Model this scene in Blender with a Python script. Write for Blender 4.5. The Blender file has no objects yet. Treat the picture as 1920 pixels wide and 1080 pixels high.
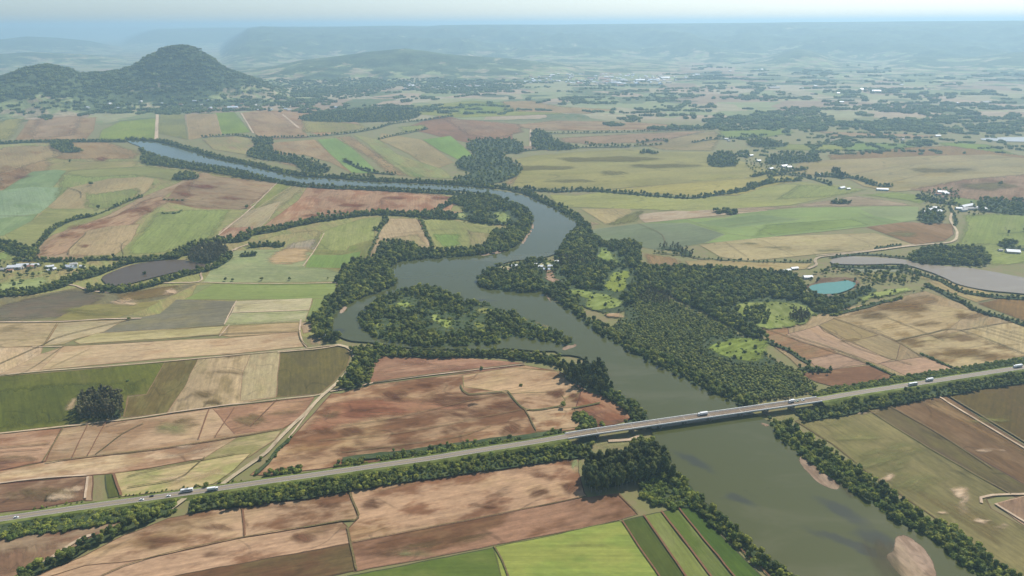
import bpy, bmesh, math, random
import numpy as np
from mathutils import Vector, Matrix, noise as mnoise
from mathutils.geometry import delaunay_2d_cdt
sc = bpy.context.scene
R = math.radians
random.seed(7); RNG = np.random.default_rng(7)

# ------------------------------------------------------------------ camera
HC = 440.0; F = 1297.0; PITCH = math.atan((540-45)/F); ROLL = R(0.33)
cam_d = bpy.data.cameras.new('camera'); cam = bpy.data.objects.new('camera', cam_d)
sc.collection.objects.link(cam); sc.camera = cam
cam_d.sensor_width = 36; cam_d.lens = F/1920*36; cam_d.clip_start = 1; cam_d.clip_end = 200000
CM = Matrix.Rotation(R(90)-PITCH, 3, 'X') @ Matrix.Rotation(-ROLL, 3, 'Z')
cam.matrix_world = Matrix.Translation((0, 0, HC)) @ CM.to_4x4()
# ------------------------------------------------------------------ sky, sun, exposure
SUN_EL, SUN_AZ = 50, 38          # azimuth from the view direction towards the right
w = bpy.data.worlds.new('World'); sc.world = w; w.use_nodes = True
nt = w.node_tree; bg = nt.nodes['Background']
sky = nt.nodes.new('ShaderNodeTexSky'); sky.sky_type = 'NISHITA'; sky.sun_disc = False
sky.sun_elevation = R(SUN_EL); sky.sun_rotation = R(SUN_AZ)
sky.altitude = 0; sky.air_density = 0.55; sky.dust_density = 0.9; sky.ozone_density = 3.0
tint = nt.nodes.new('ShaderNodeVectorMath'); tint.operation = 'MULTIPLY'; tint.inputs[1].default_value = (1.09, 1.03, .90)
nt.links.new(sky.outputs[0], tint.inputs[0]); nt.links.new(tint.outputs[0], bg.inputs[0]); bg.inputs[1].default_value = 0.122
sl = bpy.data.lights.new('sun', 'SUN'); sl.energy = 3.9; sl.angle = R(0.5); sl.color = (1.0, .965, .90)
sun = bpy.data.objects.new('sun', sl); sc.collection.objects.link(sun)
sd = Vector((math.sin(R(SUN_AZ))*math.cos(R(SUN_EL)), math.cos(R(SUN_AZ))*math.cos(R(SUN_EL)), math.sin(R(SUN_EL))))
sun.rotation_euler = sd.to_track_quat('Z', 'Y').to_euler(); sun.location = sd*3000
sc.view_settings.view_transform = 'Standard'; sc.view_settings.look = 'None'
sc.view_settings.exposure = 0.4; sc.view_settings.gamma = 1.0; sc.view_settings.use_curve_mapping = False
sc.cycles.use_denoising = True; sc.cycles.volume_bounces = 1; sc.cycles.max_bounces = 6
sc.cycles.diffuse_bounces = 2; sc.cycles.glossy_bounces = 2

# what the air and the light do to a colour, so that a colour read off the photograph gives a surface colour
HAZE_L = 9800.0; HAZE_RGB = (.55, .81, 1.0); LIGHT = np.array([1.46, 1.53, 1.60])
def lin(hx):
    c = np.array([int(hx[i:i+2], 16)/255 for i in (0, 2, 4)])
    return np.where(c <= .04045, c/12.92, ((c+.055)/1.055)**2.4)
def surf(hx, d=850., x=960.):
    T = math.exp(-d/HAZE_L); k = lin(hx); y = k@np.array([.3, .59, .11]); k = (y+(k-y)*(.72 if d < 1500 else .70))*.97
    t = min(max(x/1920, 0), 1); H = np.array([.33, .50, .61])*(1-t)+np.array([.52, .75, .87])*t
    a = (k-H*(1-T))/T/(LIGHT*(1+.09*max(d-700, 0)/3500))
    a = a*(1.30 if d < 1250 else 1.30-.29*min((d-1250)/1200, 1))
    return tuple(np.clip(a, .012, .8))+(1,)

# ------------------------------------------------------------------ geometry helpers
def ray(x, y):
    return CM @ Vector(((x-960)/F, -(y-540)/F, -1.0))
def up(x, y, z=0.0):
    d = ray(x, y); t = (z-HC)/d.z
    return (d.x*t, d.y*t)
def P(s):
    v = [float(t) for t in s.replace(',', ' ').split()]
    return list(zip(v[0::2], v[1::2]))
def wp(s, z=0.0):
    return np.array([up(x, y, z) for x, y in (P(s) if isinstance(s, str) else s)])
def resample(p, step, closed=True, smooth=False):
    p = np.asarray(p, float); n = len(p); out = []
    for i in range(n if closed else n-1):
        a, b = p[i], p[(i+1) % n]
        L = math.hypot(b[0]-a[0], b[1]-a[1]); k = int(min(max(1, round(L/step)), 160))
        if smooth:
            p0 = p[(i-1) % n] if closed or i > 0 else a
            p3 = p[(i+2) % n] if closed or i+2 < n else b
        for j in range(k):
            t = j/k
            if smooth:
                q = .5*((2*a)+(b-p0)*t+(2*p0-5*a+4*b-p3)*t*t+(3*a-3*b+p3-p0)*t**3)
            else: q = a+(b-a)*t
            out.append(q)
    if not closed: out.append(p[-1])
    return np.array(out)
def rough(p, amp, sc_=35., seed=0.):
    o = []
    for x, y in p:
        v = mnoise.noise_vector(Vector((x/sc_, y/sc_, seed))) + .5*mnoise.noise_vector(Vector((x/sc_*2.7, y/sc_*2.7, seed+9)))
        o.append((x+amp*v.x, y+amp*v.y))
    return np.array(o)
def inside(pts, poly):
    x, y = pts[:, 0], pts[:, 1]; c = np.zeros(len(pts), bool); n = len(poly); j = n-1
    for i in range(n):
        xi, yi = poly[i]; xj, yj = poly[j]
        if yi != yj:
            m = ((yi > y) != (yj > y)) & (x < (xj-xi)*(y-yi)/(yj-yi)+xi)
            c ^= m
        j = i
    return c
def seg_dist(pts, line):
    d = np.full(len(pts), 1e9)
    for a, b in zip(line[:-1], line[1:]):
        ab = b-a; t = np.clip(((pts-a)@ab)/max(ab@ab, 1e-9), 0, 1)
        d = np.minimum(d, np.hypot(*(pts-(a+t[:, None]*ab)).T))
    return d
def normals(p, closed):
    if closed: d = np.roll(p, -1, 0)-np.roll(p, 1, 0)
    else: d = np.gradient(p, axis=0)
    d /= np.maximum(np.hypot(d[:, 0], d[:, 1]), 1e-6)[:, None]
    return np.stack([-d[:, 1], d[:, 0]], 1)
def new_obj(name, verts, faces, mats, parent=None, mi=None, smooth=False, uv=None):
    me = bpy.data.meshes.new(name); me.from_pydata([tuple(v) for v in verts], [], [tuple(f) for f in faces])
    for m in mats: me.materials.append(m)
    if mi is not None: me.polygons.foreach_set('material_index', mi)
    if smooth: me.polygons.foreach_set('use_smooth', [True]*len(me.polygons))
    if uv is not None:
        ul = me.uv_layers.new(name='UVMap'); li = np.zeros(len(me.loops), int); me.loops.foreach_get('vertex_index', li)
        ul.data.foreach_set('uv', np.asarray(uv, float)[li].ravel())
    me.update()
    o = bpy.data.objects.new(name, me); sc.collection.objects.link(o)
    if parent: o.parent = parent
    return o
def tag(o, label=None, cat=None, group=None, kind=None):
    if label: o['label'] = label
    if cat: o['category'] = cat
    if group: o['group'] = group
    if kind: o['kind'] = kind
    return o
def empty(name, loc, rz=0.):
    o = bpy.data.objects.new(name, None); sc.collection.objects.link(o)
    o.location = loc; o.rotation_euler = (0, 0, rz); o.empty_display_size = 1; return o
def copy_tree(o, parent=None):
    c = o.copy(); sc.collection.objects.link(c); c.parent = parent
    for ch in list(o.children): copy_tree(ch, c)
    return c

# ------------------------------------------------------------------ materials
def mat(name):
    m = bpy.data.materials.new(name); m.use_nodes = True
    return m, m.node_tree, m.node_tree.nodes['Principled BSDF']
def nd(nt, typ, **kw):
    n = nt.nodes.new(typ)
    for k, v in kw.items():
        if k.startswith('i_'): n.inputs[int(k[2:])].default_value = v
        else: setattr(n, k, v)
    return n
def noise_tex(nt, vec, scale, detail=4, rough_=.55, dist=0.):
    n = nd(nt, 'ShaderNodeTexNoise'); n.inputs['Scale'].default_value = scale
    n.inputs['Detail'].default_value = detail; n.inputs['Roughness'].default_value = rough_
    n.inputs['Distortion'].default_value = dist
    nt.links.new(vec, n.inputs['Vector']); return n.outputs['Fac']
def maprange(nt, fac, a, b, c, d, smooth=True):
    n = nd(nt, 'ShaderNodeMapRange'); n.interpolation_type = 'SMOOTHSTEP' if smooth else 'LINEAR'
    nt.links.new(fac, n.inputs[0])
    for i, v in zip((1, 2, 3, 4), (a, b, c, d)): n.inputs[i].default_value = v
    return n.outputs[0]
def mix(nt, fac, a, b, mode='MIX'):
    n = nd(nt, 'ShaderNodeMix', data_type='RGBA', blend_type=mode)
    for s, v in ((n.inputs[0], fac), (n.inputs[6], a), (n.inputs[7], b)):
        if hasattr(v, 'is_output'): nt.links.new(v, s)
        else: s.default_value = v
    return n.outputs[2]
def math_(nt, op, a, b):
    n = nd(nt, 'ShaderNodeMath', operation=op)
    for s, v in ((n.inputs[0], a), (n.inputs[1], b)):
        if hasattr(v, 'is_output'): nt.links.new(v, s)
        else: s.default_value = v
    return n.outputs[0]
def scaled(nt, vec, s, off=(0, 0, 0)):
    n = nd(nt, 'ShaderNodeMapping'); n.inputs['Scale'].default_value = s; n.inputs['Location'].default_value = off
    nt.links.new(vec, n.inputs[0]); return n.outputs[0]
def simple(name, col, rough_=.8, metal=0., vary=0.):
    m, nt, b = mat(name); b.inputs['Base Color'].default_value = tuple(col[:3])+(1,)
    b.inputs['Roughness'].default_value = rough_; b.inputs['Metallic'].default_value = metal
    if vary:
        g = nd(nt, 'ShaderNodeNewGeometry').outputs['Position']
        f = maprange(nt, noise_tex(nt, g, .6), .3, .7, 1-vary, 1+vary)
        v = nd(nt, 'ShaderNodeVectorMath', operation='SCALE'); v.inputs[0].default_value = col[:3]
        nt.links.new(f, v.inputs[3]); nt.links.new(v.outputs[0], b.inputs['Base Color'])
    return m
def field_mat(c1, c2, amt, ps=38., seed=0., streak=.10, soft=.075, strips=0., feather=False, levee=.5, grain=1.):
    """farm soil or crop: c1 with patches of c2, mottling, streaks along the rows and thin winding levees (UV x runs along the rows, metres)"""
    m, nt, b = mat('field_soil'); b.inputs['Roughness'].default_value = .95
    b.inputs['Specular IOR Level'].default_value = .15
    uv = nd(nt, 'ShaderNodeUVMap').outputs[0]
    o = (seed*13.7, seed*7.1, 0)
    c2 = tuple(.8*q+.2*p for p, q in zip(c1, c2))
    big = noise_tex(nt, scaled(nt, uv, (1/(ps*1.7), 1/(ps*.8), 1), o), 1, 6, .58, .15)
    th = .745-.5*amt
    col = mix(nt, maprange(nt, big, th-soft, th+soft, 0, 1), c1, c2)
    dr = noise_tex(nt, scaled(nt, uv, (1/260, 1/140, 1), (o[1], o[0], 3)), 1, 3, .5)
    f = maprange(nt, dr, .35, .65, .87, 1.13)
    hue = noise_tex(nt, scaled(nt, uv, (1/90, 1/50, 1), (o[0], o[1], 8)), 1, 4, .6)
    col = mix(nt, maprange(nt, hue, .5, .68, 0, .38), col, tuple(np.array(c1[:3])*[.93, 1.04, .84])+(1,))
    for sx_, sy_, dt, lo, hi in ((16, 6, 6, .80, 1.19), (5, 2.6, 3, .90, 1.10)):
        fine = noise_tex(nt, scaled(nt, uv, (1/sx_, 1/sy_, 1), (o[1], 5, 0)), 1, dt, .7)
        f = math_(nt, 'MULTIPLY', f, maprange(nt, fine, .3, .7, 1-(1-lo)*grain, 1+(hi-1)*grain, False))
    st = noise_tex(nt, scaled(nt, uv, (1/260, 1/3.6, 1), (o[0], 2, 0)), 1, 3, .75)
    f = math_(nt, 'MULTIPLY', f, maprange(nt, st, .32, .68, 1-streak, 1+streak, False))
    sy = nd(nt, 'ShaderNodeSeparateXYZ'); nt.links.new(uv, sy.inputs[0])
    wob = noise_tex(nt, scaled(nt, uv, (1/120, 1/120, 1), (2, 2, o[0])), 1, 2, .5)
    vv_ = math_(nt, 'ADD', math_(nt, 'MULTIPLY', sy.outputs[1], 1/21.), math_(nt, 'MULTIPLY', wob, 2.2))
    tl = math_(nt, 'ABSOLUTE', math_(nt, 'SUBTRACT', math_(nt, 'FRACT', vv_, 0), .5), 0)      # wheel tracks every 21 m, broken up
    tb = noise_tex(nt, scaled(nt, uv, (1/90, 1/30, 1), (6, o[0], 1)), 1, 3, .6)
    f = math_(nt, 'SUBTRACT', f, math_(nt, 'MULTIPLY', math_(nt, 'MULTIPLY', maprange(nt, tl, .03, .10, 1, 0), maprange(nt, tb, .45, .6, 0, 1)), .12*min(grain, 1)))
    if levee:
        lv = noise_tex(nt, scaled(nt, uv, (1/(ps*6), 1/(ps*3), 1), (o[1], 1, 4)), 1, 2, .4)
        fr = math_(nt, 'ABSOLUTE', math_(nt, 'SUBTRACT', math_(nt, 'FRACT', math_(nt, 'MULTIPLY', lv, 9.), 0), .5), 0)
        brk = noise_tex(nt, scaled(nt, uv, (1/60, 1/60, 1), (3, o[1], 4)), 1, 3, .5)
        ln = math_(nt, 'MULTIPLY', maprange(nt, fr, .015, .05, 1, 0), maprange(nt, brk, .47, .56, 0, 1))
        f = math_(nt, 'SUBTRACT', f, math_(nt, 'MULTIPLY', ln, .26*levee))
    if strips:
        wv = nd(nt, 'ShaderNodeTexNoise'); wv.noise_dimensions = '1D'
        sx = nd(nt, 'ShaderNodeSeparateXYZ'); nt.links.new(uv, sx.inputs[0])
        wv.inputs['Scale'].default_value = 1/strips; wv.inputs['Detail'].default_value = 1
        nt.links.new(sx.outputs[1], wv.inputs['W'])
        f = math_(nt, 'MULTIPLY', f, maprange(nt, wv.outputs[0], .42, .58, .84, 1.14))
    sx2 = nd(nt, 'ShaderNodeVectorMath', operation='SCALE')
    nt.links.new(col, sx2.inputs[0]); nt.links.new(f, sx2.inputs[3])
    nt.links.new(sx2.outputs[0], b.inputs['Base Color'])
    if feather: fade_out(m, nt, b, uv, feather if feather is not True else False)
    return m
def fade_out(m, nt, b, uv, soft=False):
    """ragged, thinning margin: the sheet breaks up towards its outline (attribute fade: 0 at the outline, 1 inside)"""
    at = nd(nt, 'ShaderNodeAttribute', attribute_name='fade').outputs['Fac']
    nz = noise_tex(nt, scaled(nt, uv, (1/20, 1/12, 1), (7, 3, 2)), 1, 6, .72)
    al = maprange(nt, math_(nt, 'MULTIPLY', at, maprange(nt, nz, .3, .7, .25, 1.6, False)), .22, .62, 0, 1)
    if soft:
        st_ = noise_tex(nt, scaled(nt, uv, (1/50, 1/9, 1), (1, 3, 2)), 1, 5, .65)
        al = maprange(nt, math_(nt, 'MULTIPLY', at, maprange(nt, st_, .3, .7, .35, 1.45, False)), .12, .95, 0, soft)
    tr = nd(nt, 'ShaderNodeBsdfTransparent'); ms = nd(nt, 'ShaderNodeMixShader')
    nt.links.new(al, ms.inputs[0]); nt.links.new(tr.outputs[0], ms.inputs[1]); nt.links.new(b.outputs[0], ms.inputs[2])
    nt.links.new(ms.outputs[0], nt.nodes['Material Output'].inputs[0])

ZI = [0]
def nextz(base):
    ZI[0] += 1; return base+ZI[0]*.004
EDGE = {}
def edge_mat(c, d):
    k = (c, round(d/700))
    if k not in EDGE: EDGE[k] = simple('field_edge', surf(c, d), .95, vary=.25)
    return EDGE[k]
def soft_area(name, world, m, feather, z, u, v):
    p = world; n = len(p); lo, hi = p.min(0), p.max(0); ext = float(max(hi-lo)); sp = max(feather*.55, ext/45)
    gx_, gy_ = np.meshgrid(np.arange(lo[0]+sp/2, hi[0], sp), np.arange(lo[1]+sp/2, hi[1], sp)); g = np.stack([gx_.ravel(), gy_.ravel()], 1)+RNG.uniform(-.15, .15, (gx_.size, 2))*sp
    g = g[inside(g, p)]; loop = np.vstack([p, p[:1]])
    if len(g): dg = seg_dist(g, loop); g = g[dg > sp*.35]
    allp = np.vstack([p, g]) if len(g) else p
    r_ = delaunay_2d_cdt([Vector(q) for q in allp], [], [list(range(n))], 1, 1e-4)
    V = np.array([(q.x, q.y) for q in r_[0]]); Fc = [tuple(f_) for f_ in r_[2]]
    dd = seg_dist(V, loop)/feather
    Fc = [f_ if ((V[f_[1]][0]-V[f_[0]][0])*(V[f_[2]][1]-V[f_[0]][1])-(V[f_[1]][1]-V[f_[0]][1])*(V[f_[2]][0]-V[f_[0]][0])) > 0 else f_[::-1] for f_ in Fc]
    o = new_obj(name, [(x, y, z) for x, y in V], Fc, [m], uv=np.stack([V@u, V@v], 1))
    at = o.data.attributes.new('fade', 'FLOAT', 'POINT'); at.data.foreach_set('value', np.clip(dd, 0, 1.5).astype(np.float32))
    return o
def area(name, pts, m, base=.08, smooth=False, amp=1.6, kind='structure', edge=None, ew=2.2, z=None, world=None, rs=None, feather=0.):
    p = wp(pts) if world is None else world
    c = p.mean(0); d = max(600., float(np.hypot(c[0], c[1])))
    step = rs or max(7., d/110)
    p = resample(p, step, True, smooth); p = rough(p, amp*max(1, d/1500), 35*max(1, d/1500), ZI[0]*.37)
    # rows run along the longest side
    q = wp(pts) if world is None else world
    e = np.roll(q, -1, 0)-q; k = int(np.argmax(np.hypot(e[:, 0], e[:, 1]))); u = e[k]/np.hypot(*e[k]); v = np.array([-u[1], u[0]])
    zz = nextz(base) if z is None else z
    if feather:
        fe = min(feather*max(1, d/1500), .42*math.sqrt(abs(.5*np.sum(p[:, 0]*np.roll(p[:, 1], -1)-np.roll(p[:, 0], -1)*p[:, 1]))))
        return tag(soft_area(name, p, m, fe, zz, u, v), kind=kind)
    n = len(p); verts = [(x, y, zz) for x, y in p]; faces = [tuple(range(n))]; mi = [0]; mats = [m]
    A = .5*np.sum(p[:, 0]*np.roll(p[:, 1], -1)-np.roll(p[:, 0], -1)*p[:, 1])
    if A < 0: faces = [tuple(reversed(range(n)))]
    allp = p
    if edge:
        N = normals(p, True)*(1 if A > 0 else -1); wdt = ew*max(1., d/1300)*.5
        a = p-N*wdt; bq = p+N*wdt
        i0 = n
        verts += [(x, y, zz+.0025) for x, y in a]+[(x, y, zz+.0025) for x, y in bq]
        for i in range(n):
            j = (i+1) % n
            faces.append((i0+i, i0+j, i0+n+j, i0+n+i)); mi.append(1)
        mats = [m, edge_mat(edge, d)]; allp = np.vstack([p, a, bq])
    uv = np.stack([allp@u, allp@v], 1)
    o = new_obj(name, verts, faces, mats, mi=mi, uv=uv)
    return tag(o, kind=kind)
def ribbon(name, line, width, m, z=0.1, smooth=True, amp=.5, step=12., kind='structure', parent=None, zs=None):
    q = resample(line, step, False, smooth)
    q = rough(q, amp, 30, z*7) if amp else q
    N = normals(q, False); n = len(q)
    wd = np.full(n, width) if np.isscalar(width) else np.interp(np.linspace(0, 1, n), np.linspace(0, 1, len(width)), width)
    a = q-N*wd[:, None]/2; b = q+N*wd[:, None]/2
    zz = np.full(n, z) if zs is None else np.interp(np.linspace(0, 1, n), np.linspace(0, 1, len(zs)), zs)
    verts = [(a[i, 0], a[i, 1], zz[i]) for i in range(n)]+[(b[i, 0], b[i, 1], zz[i]) for i in range(n)]
    faces = [(i, i+1, n+i+1, n+i) for i in range(n-1)]
    s = np.r_[0, np.cumsum(np.hypot(*np.diff(q, axis=0).T))]
    uv = np.r_[np.stack([s, np.zeros(n)], 1), np.stack([s, wd], 1)]
    o = new_obj(name, verts, faces, [m], parent=parent, uv=uv)
    return tag(o, kind=kind) if kind else o

# ------------------------------------------------------------------ ground sheet out to the horizon
gx = np.r_[-np.geomspace(60000, 150, 26), 0, np.geomspace(150, 60000, 26)]
gy = np.r_[-20000, -2000, 0, np.geomspace(150, 60000, 40)]
vv = [(x, y, 0) for y in gy for x in gx]; nx = len(gx)
ff = [(j*nx+i, j*nx+i+1, (j+1)*nx+i+1, (j+1)*nx+i) for j in range(len(gy)-1) for i in range(nx-1)]
gm, nt, b = mat('farmland'); b.inputs['Roughness'].default_value = .95; b.inputs['Specular IOR Level'].default_value = .15
pos = nd(nt, 'ShaderNodeNewGeometry').outputs['Position']
warp = nd(nt, 'ShaderNodeTexNoise'); warp.inputs['Scale'].default_value = 1/500; nt.links.new(pos, warp.inputs['Vector'])
wv = nd(nt, 'ShaderNodeVectorMath', operation='MULTIPLY_ADD'); nt.links.new(warp.outputs['Color'], wv.inputs[0]); wv.inputs[1].default_value = (160, 160, 0); nt.links.new(pos, wv.inputs[2])
vo = nd(nt, 'ShaderNodeTexVoronoi', distance='CHEBYCHEV'); vo.voronoi_dimensions = '2D'; vo.inputs['Scale'].default_value = 1/240
nt.links.new(scaled(nt, wv.outputs[0], (1, .72, 1)), vo.inputs['Vector'])
sepc = nd(nt, 'ShaderNodeSeparateColor'); nt.links.new(vo.outputs['Color'], sepc.inputs[0])
cr = nd(nt, 'ShaderNodeValToRGB'); cr.color_ramp.interpolation = 'CONSTANT'
pal = [(.0, 'a3a07a'), (.14, '8a9d68'), (.28, 'b09e82'), (.4, '7d9460'), (.52, '98a070'), (.62, '9c8a72'), (.72, '5f7a55'), (.84, 'aca888'), (.92, '4f6b4c')]
cr.color_ramp.elements[0].color = surf(pal[0][1]); cr.color_ramp.elements[1].position = .999; cr.color_ramp.elements[1].color = surf('5c7550')
for p_, c_ in pal[1:]:
    e = cr.color_ramp.elements.new(p_); e.color = surf(c_)
nt.links.new(sepc.outputs[0], cr.inputs[0])
n1 = noise_tex(nt, scaled(nt, pos, (1/150, 1/60, 1)), 1, 6, .65)
sx2 = nd(nt, 'ShaderNodeVectorMath', operation='SCALE'); nt.links.new(cr.outputs[0], sx2.inputs[0])
nt.links.new(maprange(nt, n1, .3, .7, .75, 1.2), sx2.inputs[3])
# towards the camera the plain ground between the fields is rough grass
nearf = nd(nt, 'ShaderNodeSeparateXYZ'); nt.links.new(pos, nearf.inputs[0])
gcol = mix(nt, maprange(nt, nearf.outputs[1], 3300, 3600, 0, 1), surf('858a5c'), sx2.outputs[0])
gn = noise_tex(nt, pos, 1/25, 6, .6)
gcol = mix(nt, maprange(nt, gn, .45, .62, 0, .55), gcol, surf('93866a'))
# scattered woods, far away read as dark flecks
wn = noise_tex(nt, scaled(nt, pos, (1/420, 1/300, 1)), 1, 5, .62)
far = maprange(nt, nearf.outputs[1], 3700, 4600, 0, 1)
gcol = mix(nt, math_(nt, 'MULTIPLY', maprange(nt, wn, .58, .61, 0, .8), far), gcol, surf('3f5a40'))
nt.links.new(gcol, b.inputs['Base Color'])
tag(new_obj('ground', vv, ff, [gm]), kind='structure')

# ------------------------------------------------------------------ hills and plateau
def crest(s, D):
    A, Z = [], []
    for x, y in P(s):
        d = ray(x, y); h = math.hypot(d.x, d.y); A.append(math.atan2(d.x, d.y)); Z.append(HC+d.z/h*D)
    return np.array(A), np.array(Z)
def sstep(t):
    t = np.clip(t, 0, 1); return t*t*(3-2*t)
def vnoise(x, y, seed):
    r = np.random.default_rng(seed); T = r.random((256, 256))
    xi = np.floor(x).astype(int); yi = np.floor(y).astype(int); fx = sstep(x-xi); fy = sstep(y-yi)
    g = lambda a, b_: T[a & 255, b_ & 255]
    return (g(xi, yi)*(1-fx)+g(xi+1, yi)*fx)*(1-fy)+(g(xi, yi+1)*(1-fx)+g(xi+1, yi+1)*fx)*fy
def fbm(x, y, s, seed, o=5):
    v = 0; a = .5; k = s
    for i in range(o): v = v+a*vnoise(x/k, y/k, seed+i); a *= .5; k *= .5
    return v
def ridged(x, y, s, seed, o=5):
    v = 0; a = .5; k = s
    for i in range(o): v = v+a*(1-np.abs(2*vnoise(x/k, y/k, seed+i)-1)); a *= .5; k *= .5
    return v
LAYERS = [  # distance, front width, back width (None: a plateau), roughness, crest seen in the photograph
 (5000, 560, 900, .3, "-120,185 -60,165 -20,152 20,141 50,129 90,123 125,130 150,139 190,136 225,133 255,122 280,104 310,90 340,85 366,90 396,108 420,128 455,140 500,158 540,178 580,200 600,230"),
 (5900, 1300, 1200, .3, "380,200 440,176 500,162 560,158 620,160 680,156 740,158 800,164 860,178 900,200"),
 (7300, 1500, 1800, .45, "330,170 400,150 440,138 510,127 560,115 640,105 700,96 760,91 830,101 900,107 960,111 1040,121 1120,131 1200,150 1260,180"),
 (9300, 2300, 2500, .3, "900,140 1000,118 1200,110 1350,118 1440,108 1470,98 1500,92 1530,99 1570,112 1640,118 1720,106 1800,110 1870,102 1920,98 2050,96"),
 (14500, 5600, None, .42, "350,135 380,118 405,103 425,84 448,66 465,54 490,50 530,51.5 600,51.5 640,51 700,49.5 740,49 800,50.5 830,47.5 900,46.5 960,46.5 1030,47 1100,46 1180,45 1280,44 1400,43 1500,41.5 1600,41 1700,40 1800,39.5 1920,38.5 2080,38"),
 (11500, 1500, 1500, .3, "-160,108 0,101 60,98 150,101 200,106 260,116 300,130"),
 (17500, 2500, 3000, .3, "-160,80 0,74 50,68 110,71 170,77 230,90 300,104"),
 (21000, 3500, None, .14, "60,125 120,112 180,103 230,82 265,64 290,56 350,54 420,52.5 520,52.5 700,53"),
 (40000, 8000, None, .05, "-200,53 0,52.5 60,51.5 200,52 330,50.5 700,50 1300,46 2100,40"),
]
LY = [(D, wf, wb, r_)+crest(s, D) for D, wf, wb, r_, s in LAYERS]
def hill_z(x, y):
    x = np.asarray(x, float); y = np.asarray(y, float)
    az = np.arctan2(x, y); r = np.hypot(x, y); h = np.full(x.shape, -6.)
    rg = ridged(x+9000, y, 1100, 3); fb = fbm(x, y+5000, 500, 11)
    for i, (D, wf, wb, ro, A, Z) in enumerate(LY):
        z = np.interp(az, A, Z, left=-30, right=-30)
        wfn = wf*(.75+.5*fbm(x, y*0+i*77, 900, 40+i, 3))
        t = np.clip((r-(D-wfn))/wfn, 0, 1)
        s = sstep(t)*.62+.38*t if wb else sstep(t)**.8*.7+.3*t
        k = 1 if not wb else (1-sstep((r-D)/wb))
        k = np.where(r > D, k, 1)
        relief = 4*s*(1-s)*ro*np.abs(z)*(rg*1.6-1.0)
        hh = z*s*k+relief*k+np.where(s > 0, (fb-.5)*14*s*(0 if not wb else 1), 0)
        hh = np.where(s > 0.001, hh, -6.)
        h = np.maximum(h, hh)
    return h
na = 760; az = np.linspace(R(-46), R(46), na); rr = np.r_[np.geomspace(3300, 9000, 150), np.geomspace(9100, 23000, 110), np.geomspace(23500, 47000, 24)]
X = np.outer(rr, np.sin(az)); Y = np.outer(rr, np.cos(az)); Z = hill_z(X, Y)
verts = np.stack([X.ravel(), Y.ravel(), Z.ravel()], 1)
nr = len(rr); idx = np.arange(nr*na).reshape(nr, na)
keep = (Z[:-1, :-1] > -5.9) | (Z[1:, 1:] > -5.9) | (Z[1:, :-1] > -5.9) | (Z[:-1, 1:] > -5.9)
fq = np.stack([idx[:-1, :-1], idx[:-1, 1:], idx[1:, 1:], idx[1:, :-1]], -1)[keep]
hm, nt, b = mat('forested_hills'); b.inputs['Roughness'].default_value = .95; b.inputs['Specular IOR Level'].default_value = .1
pos = nd(nt, 'ShaderNodeNewGeometry').outputs['Position']
a_ = noise_tex(nt, pos, 1/420, 7, .62); t_ = noise_tex(nt, pos, 1/22, 4, .7)
clr = noise_tex(nt, scaled(nt, pos, (1, 1, 3), (900, 100, 5)), 1/300, 6, .6, .4)
sepz = nd(nt, 'ShaderNodeSeparateXYZ'); nt.links.new(pos, sepz.inputs[0])
forest = mix(nt, maprange(nt, t_, .35, .65, 0, 1), (.035, .055, .025, 1), (.085, .115, .045, 1))
forest = mix(nt, maprange(nt, a_, .4, .62, 0, .6), forest, (.12, .145, .06, 1))
# pasture clearings are common on the low slopes and rare higher up
thr = maprange(nt, sepz.outputs[2], 10, 170, .48, .66)
clf = maprange(nt, math_(nt, 'SUBTRACT', clr, thr), -.01, .03, 0, 1)
past = mix(nt, maprange(nt, noise_tex(nt, pos, 1/130, 3), .45, .55, 0, 1), surf('8da06a'), surf('a8a080'))
hv = nd(nt, 'ShaderNodeVectorMath', operation='SCALE'); nt.links.new(mix(nt, clf, forest, past), hv.inputs[0])
nt.links.new(maprange(nt, noise_tex(nt, scaled(nt, pos, (1/170, 1/170, 1/60)), 1, 6, .7), .3, .7, .55, 1.45), hv.inputs[3]); nt.links.new(hv.outputs[0], b.inputs['Base Color'])
bp = nd(nt, 'ShaderNodeBump'); bp.inputs['Strength'].default_value = 1; bp.inputs['Distance'].default_value = 9
nt.links.new(t_, bp.inputs['Height']); nt.links.new(bp.outputs[0], b.inputs['Normal'])
tag(new_obj('hills', verts, fq, [hm], smooth=True), kind='structure')

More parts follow.
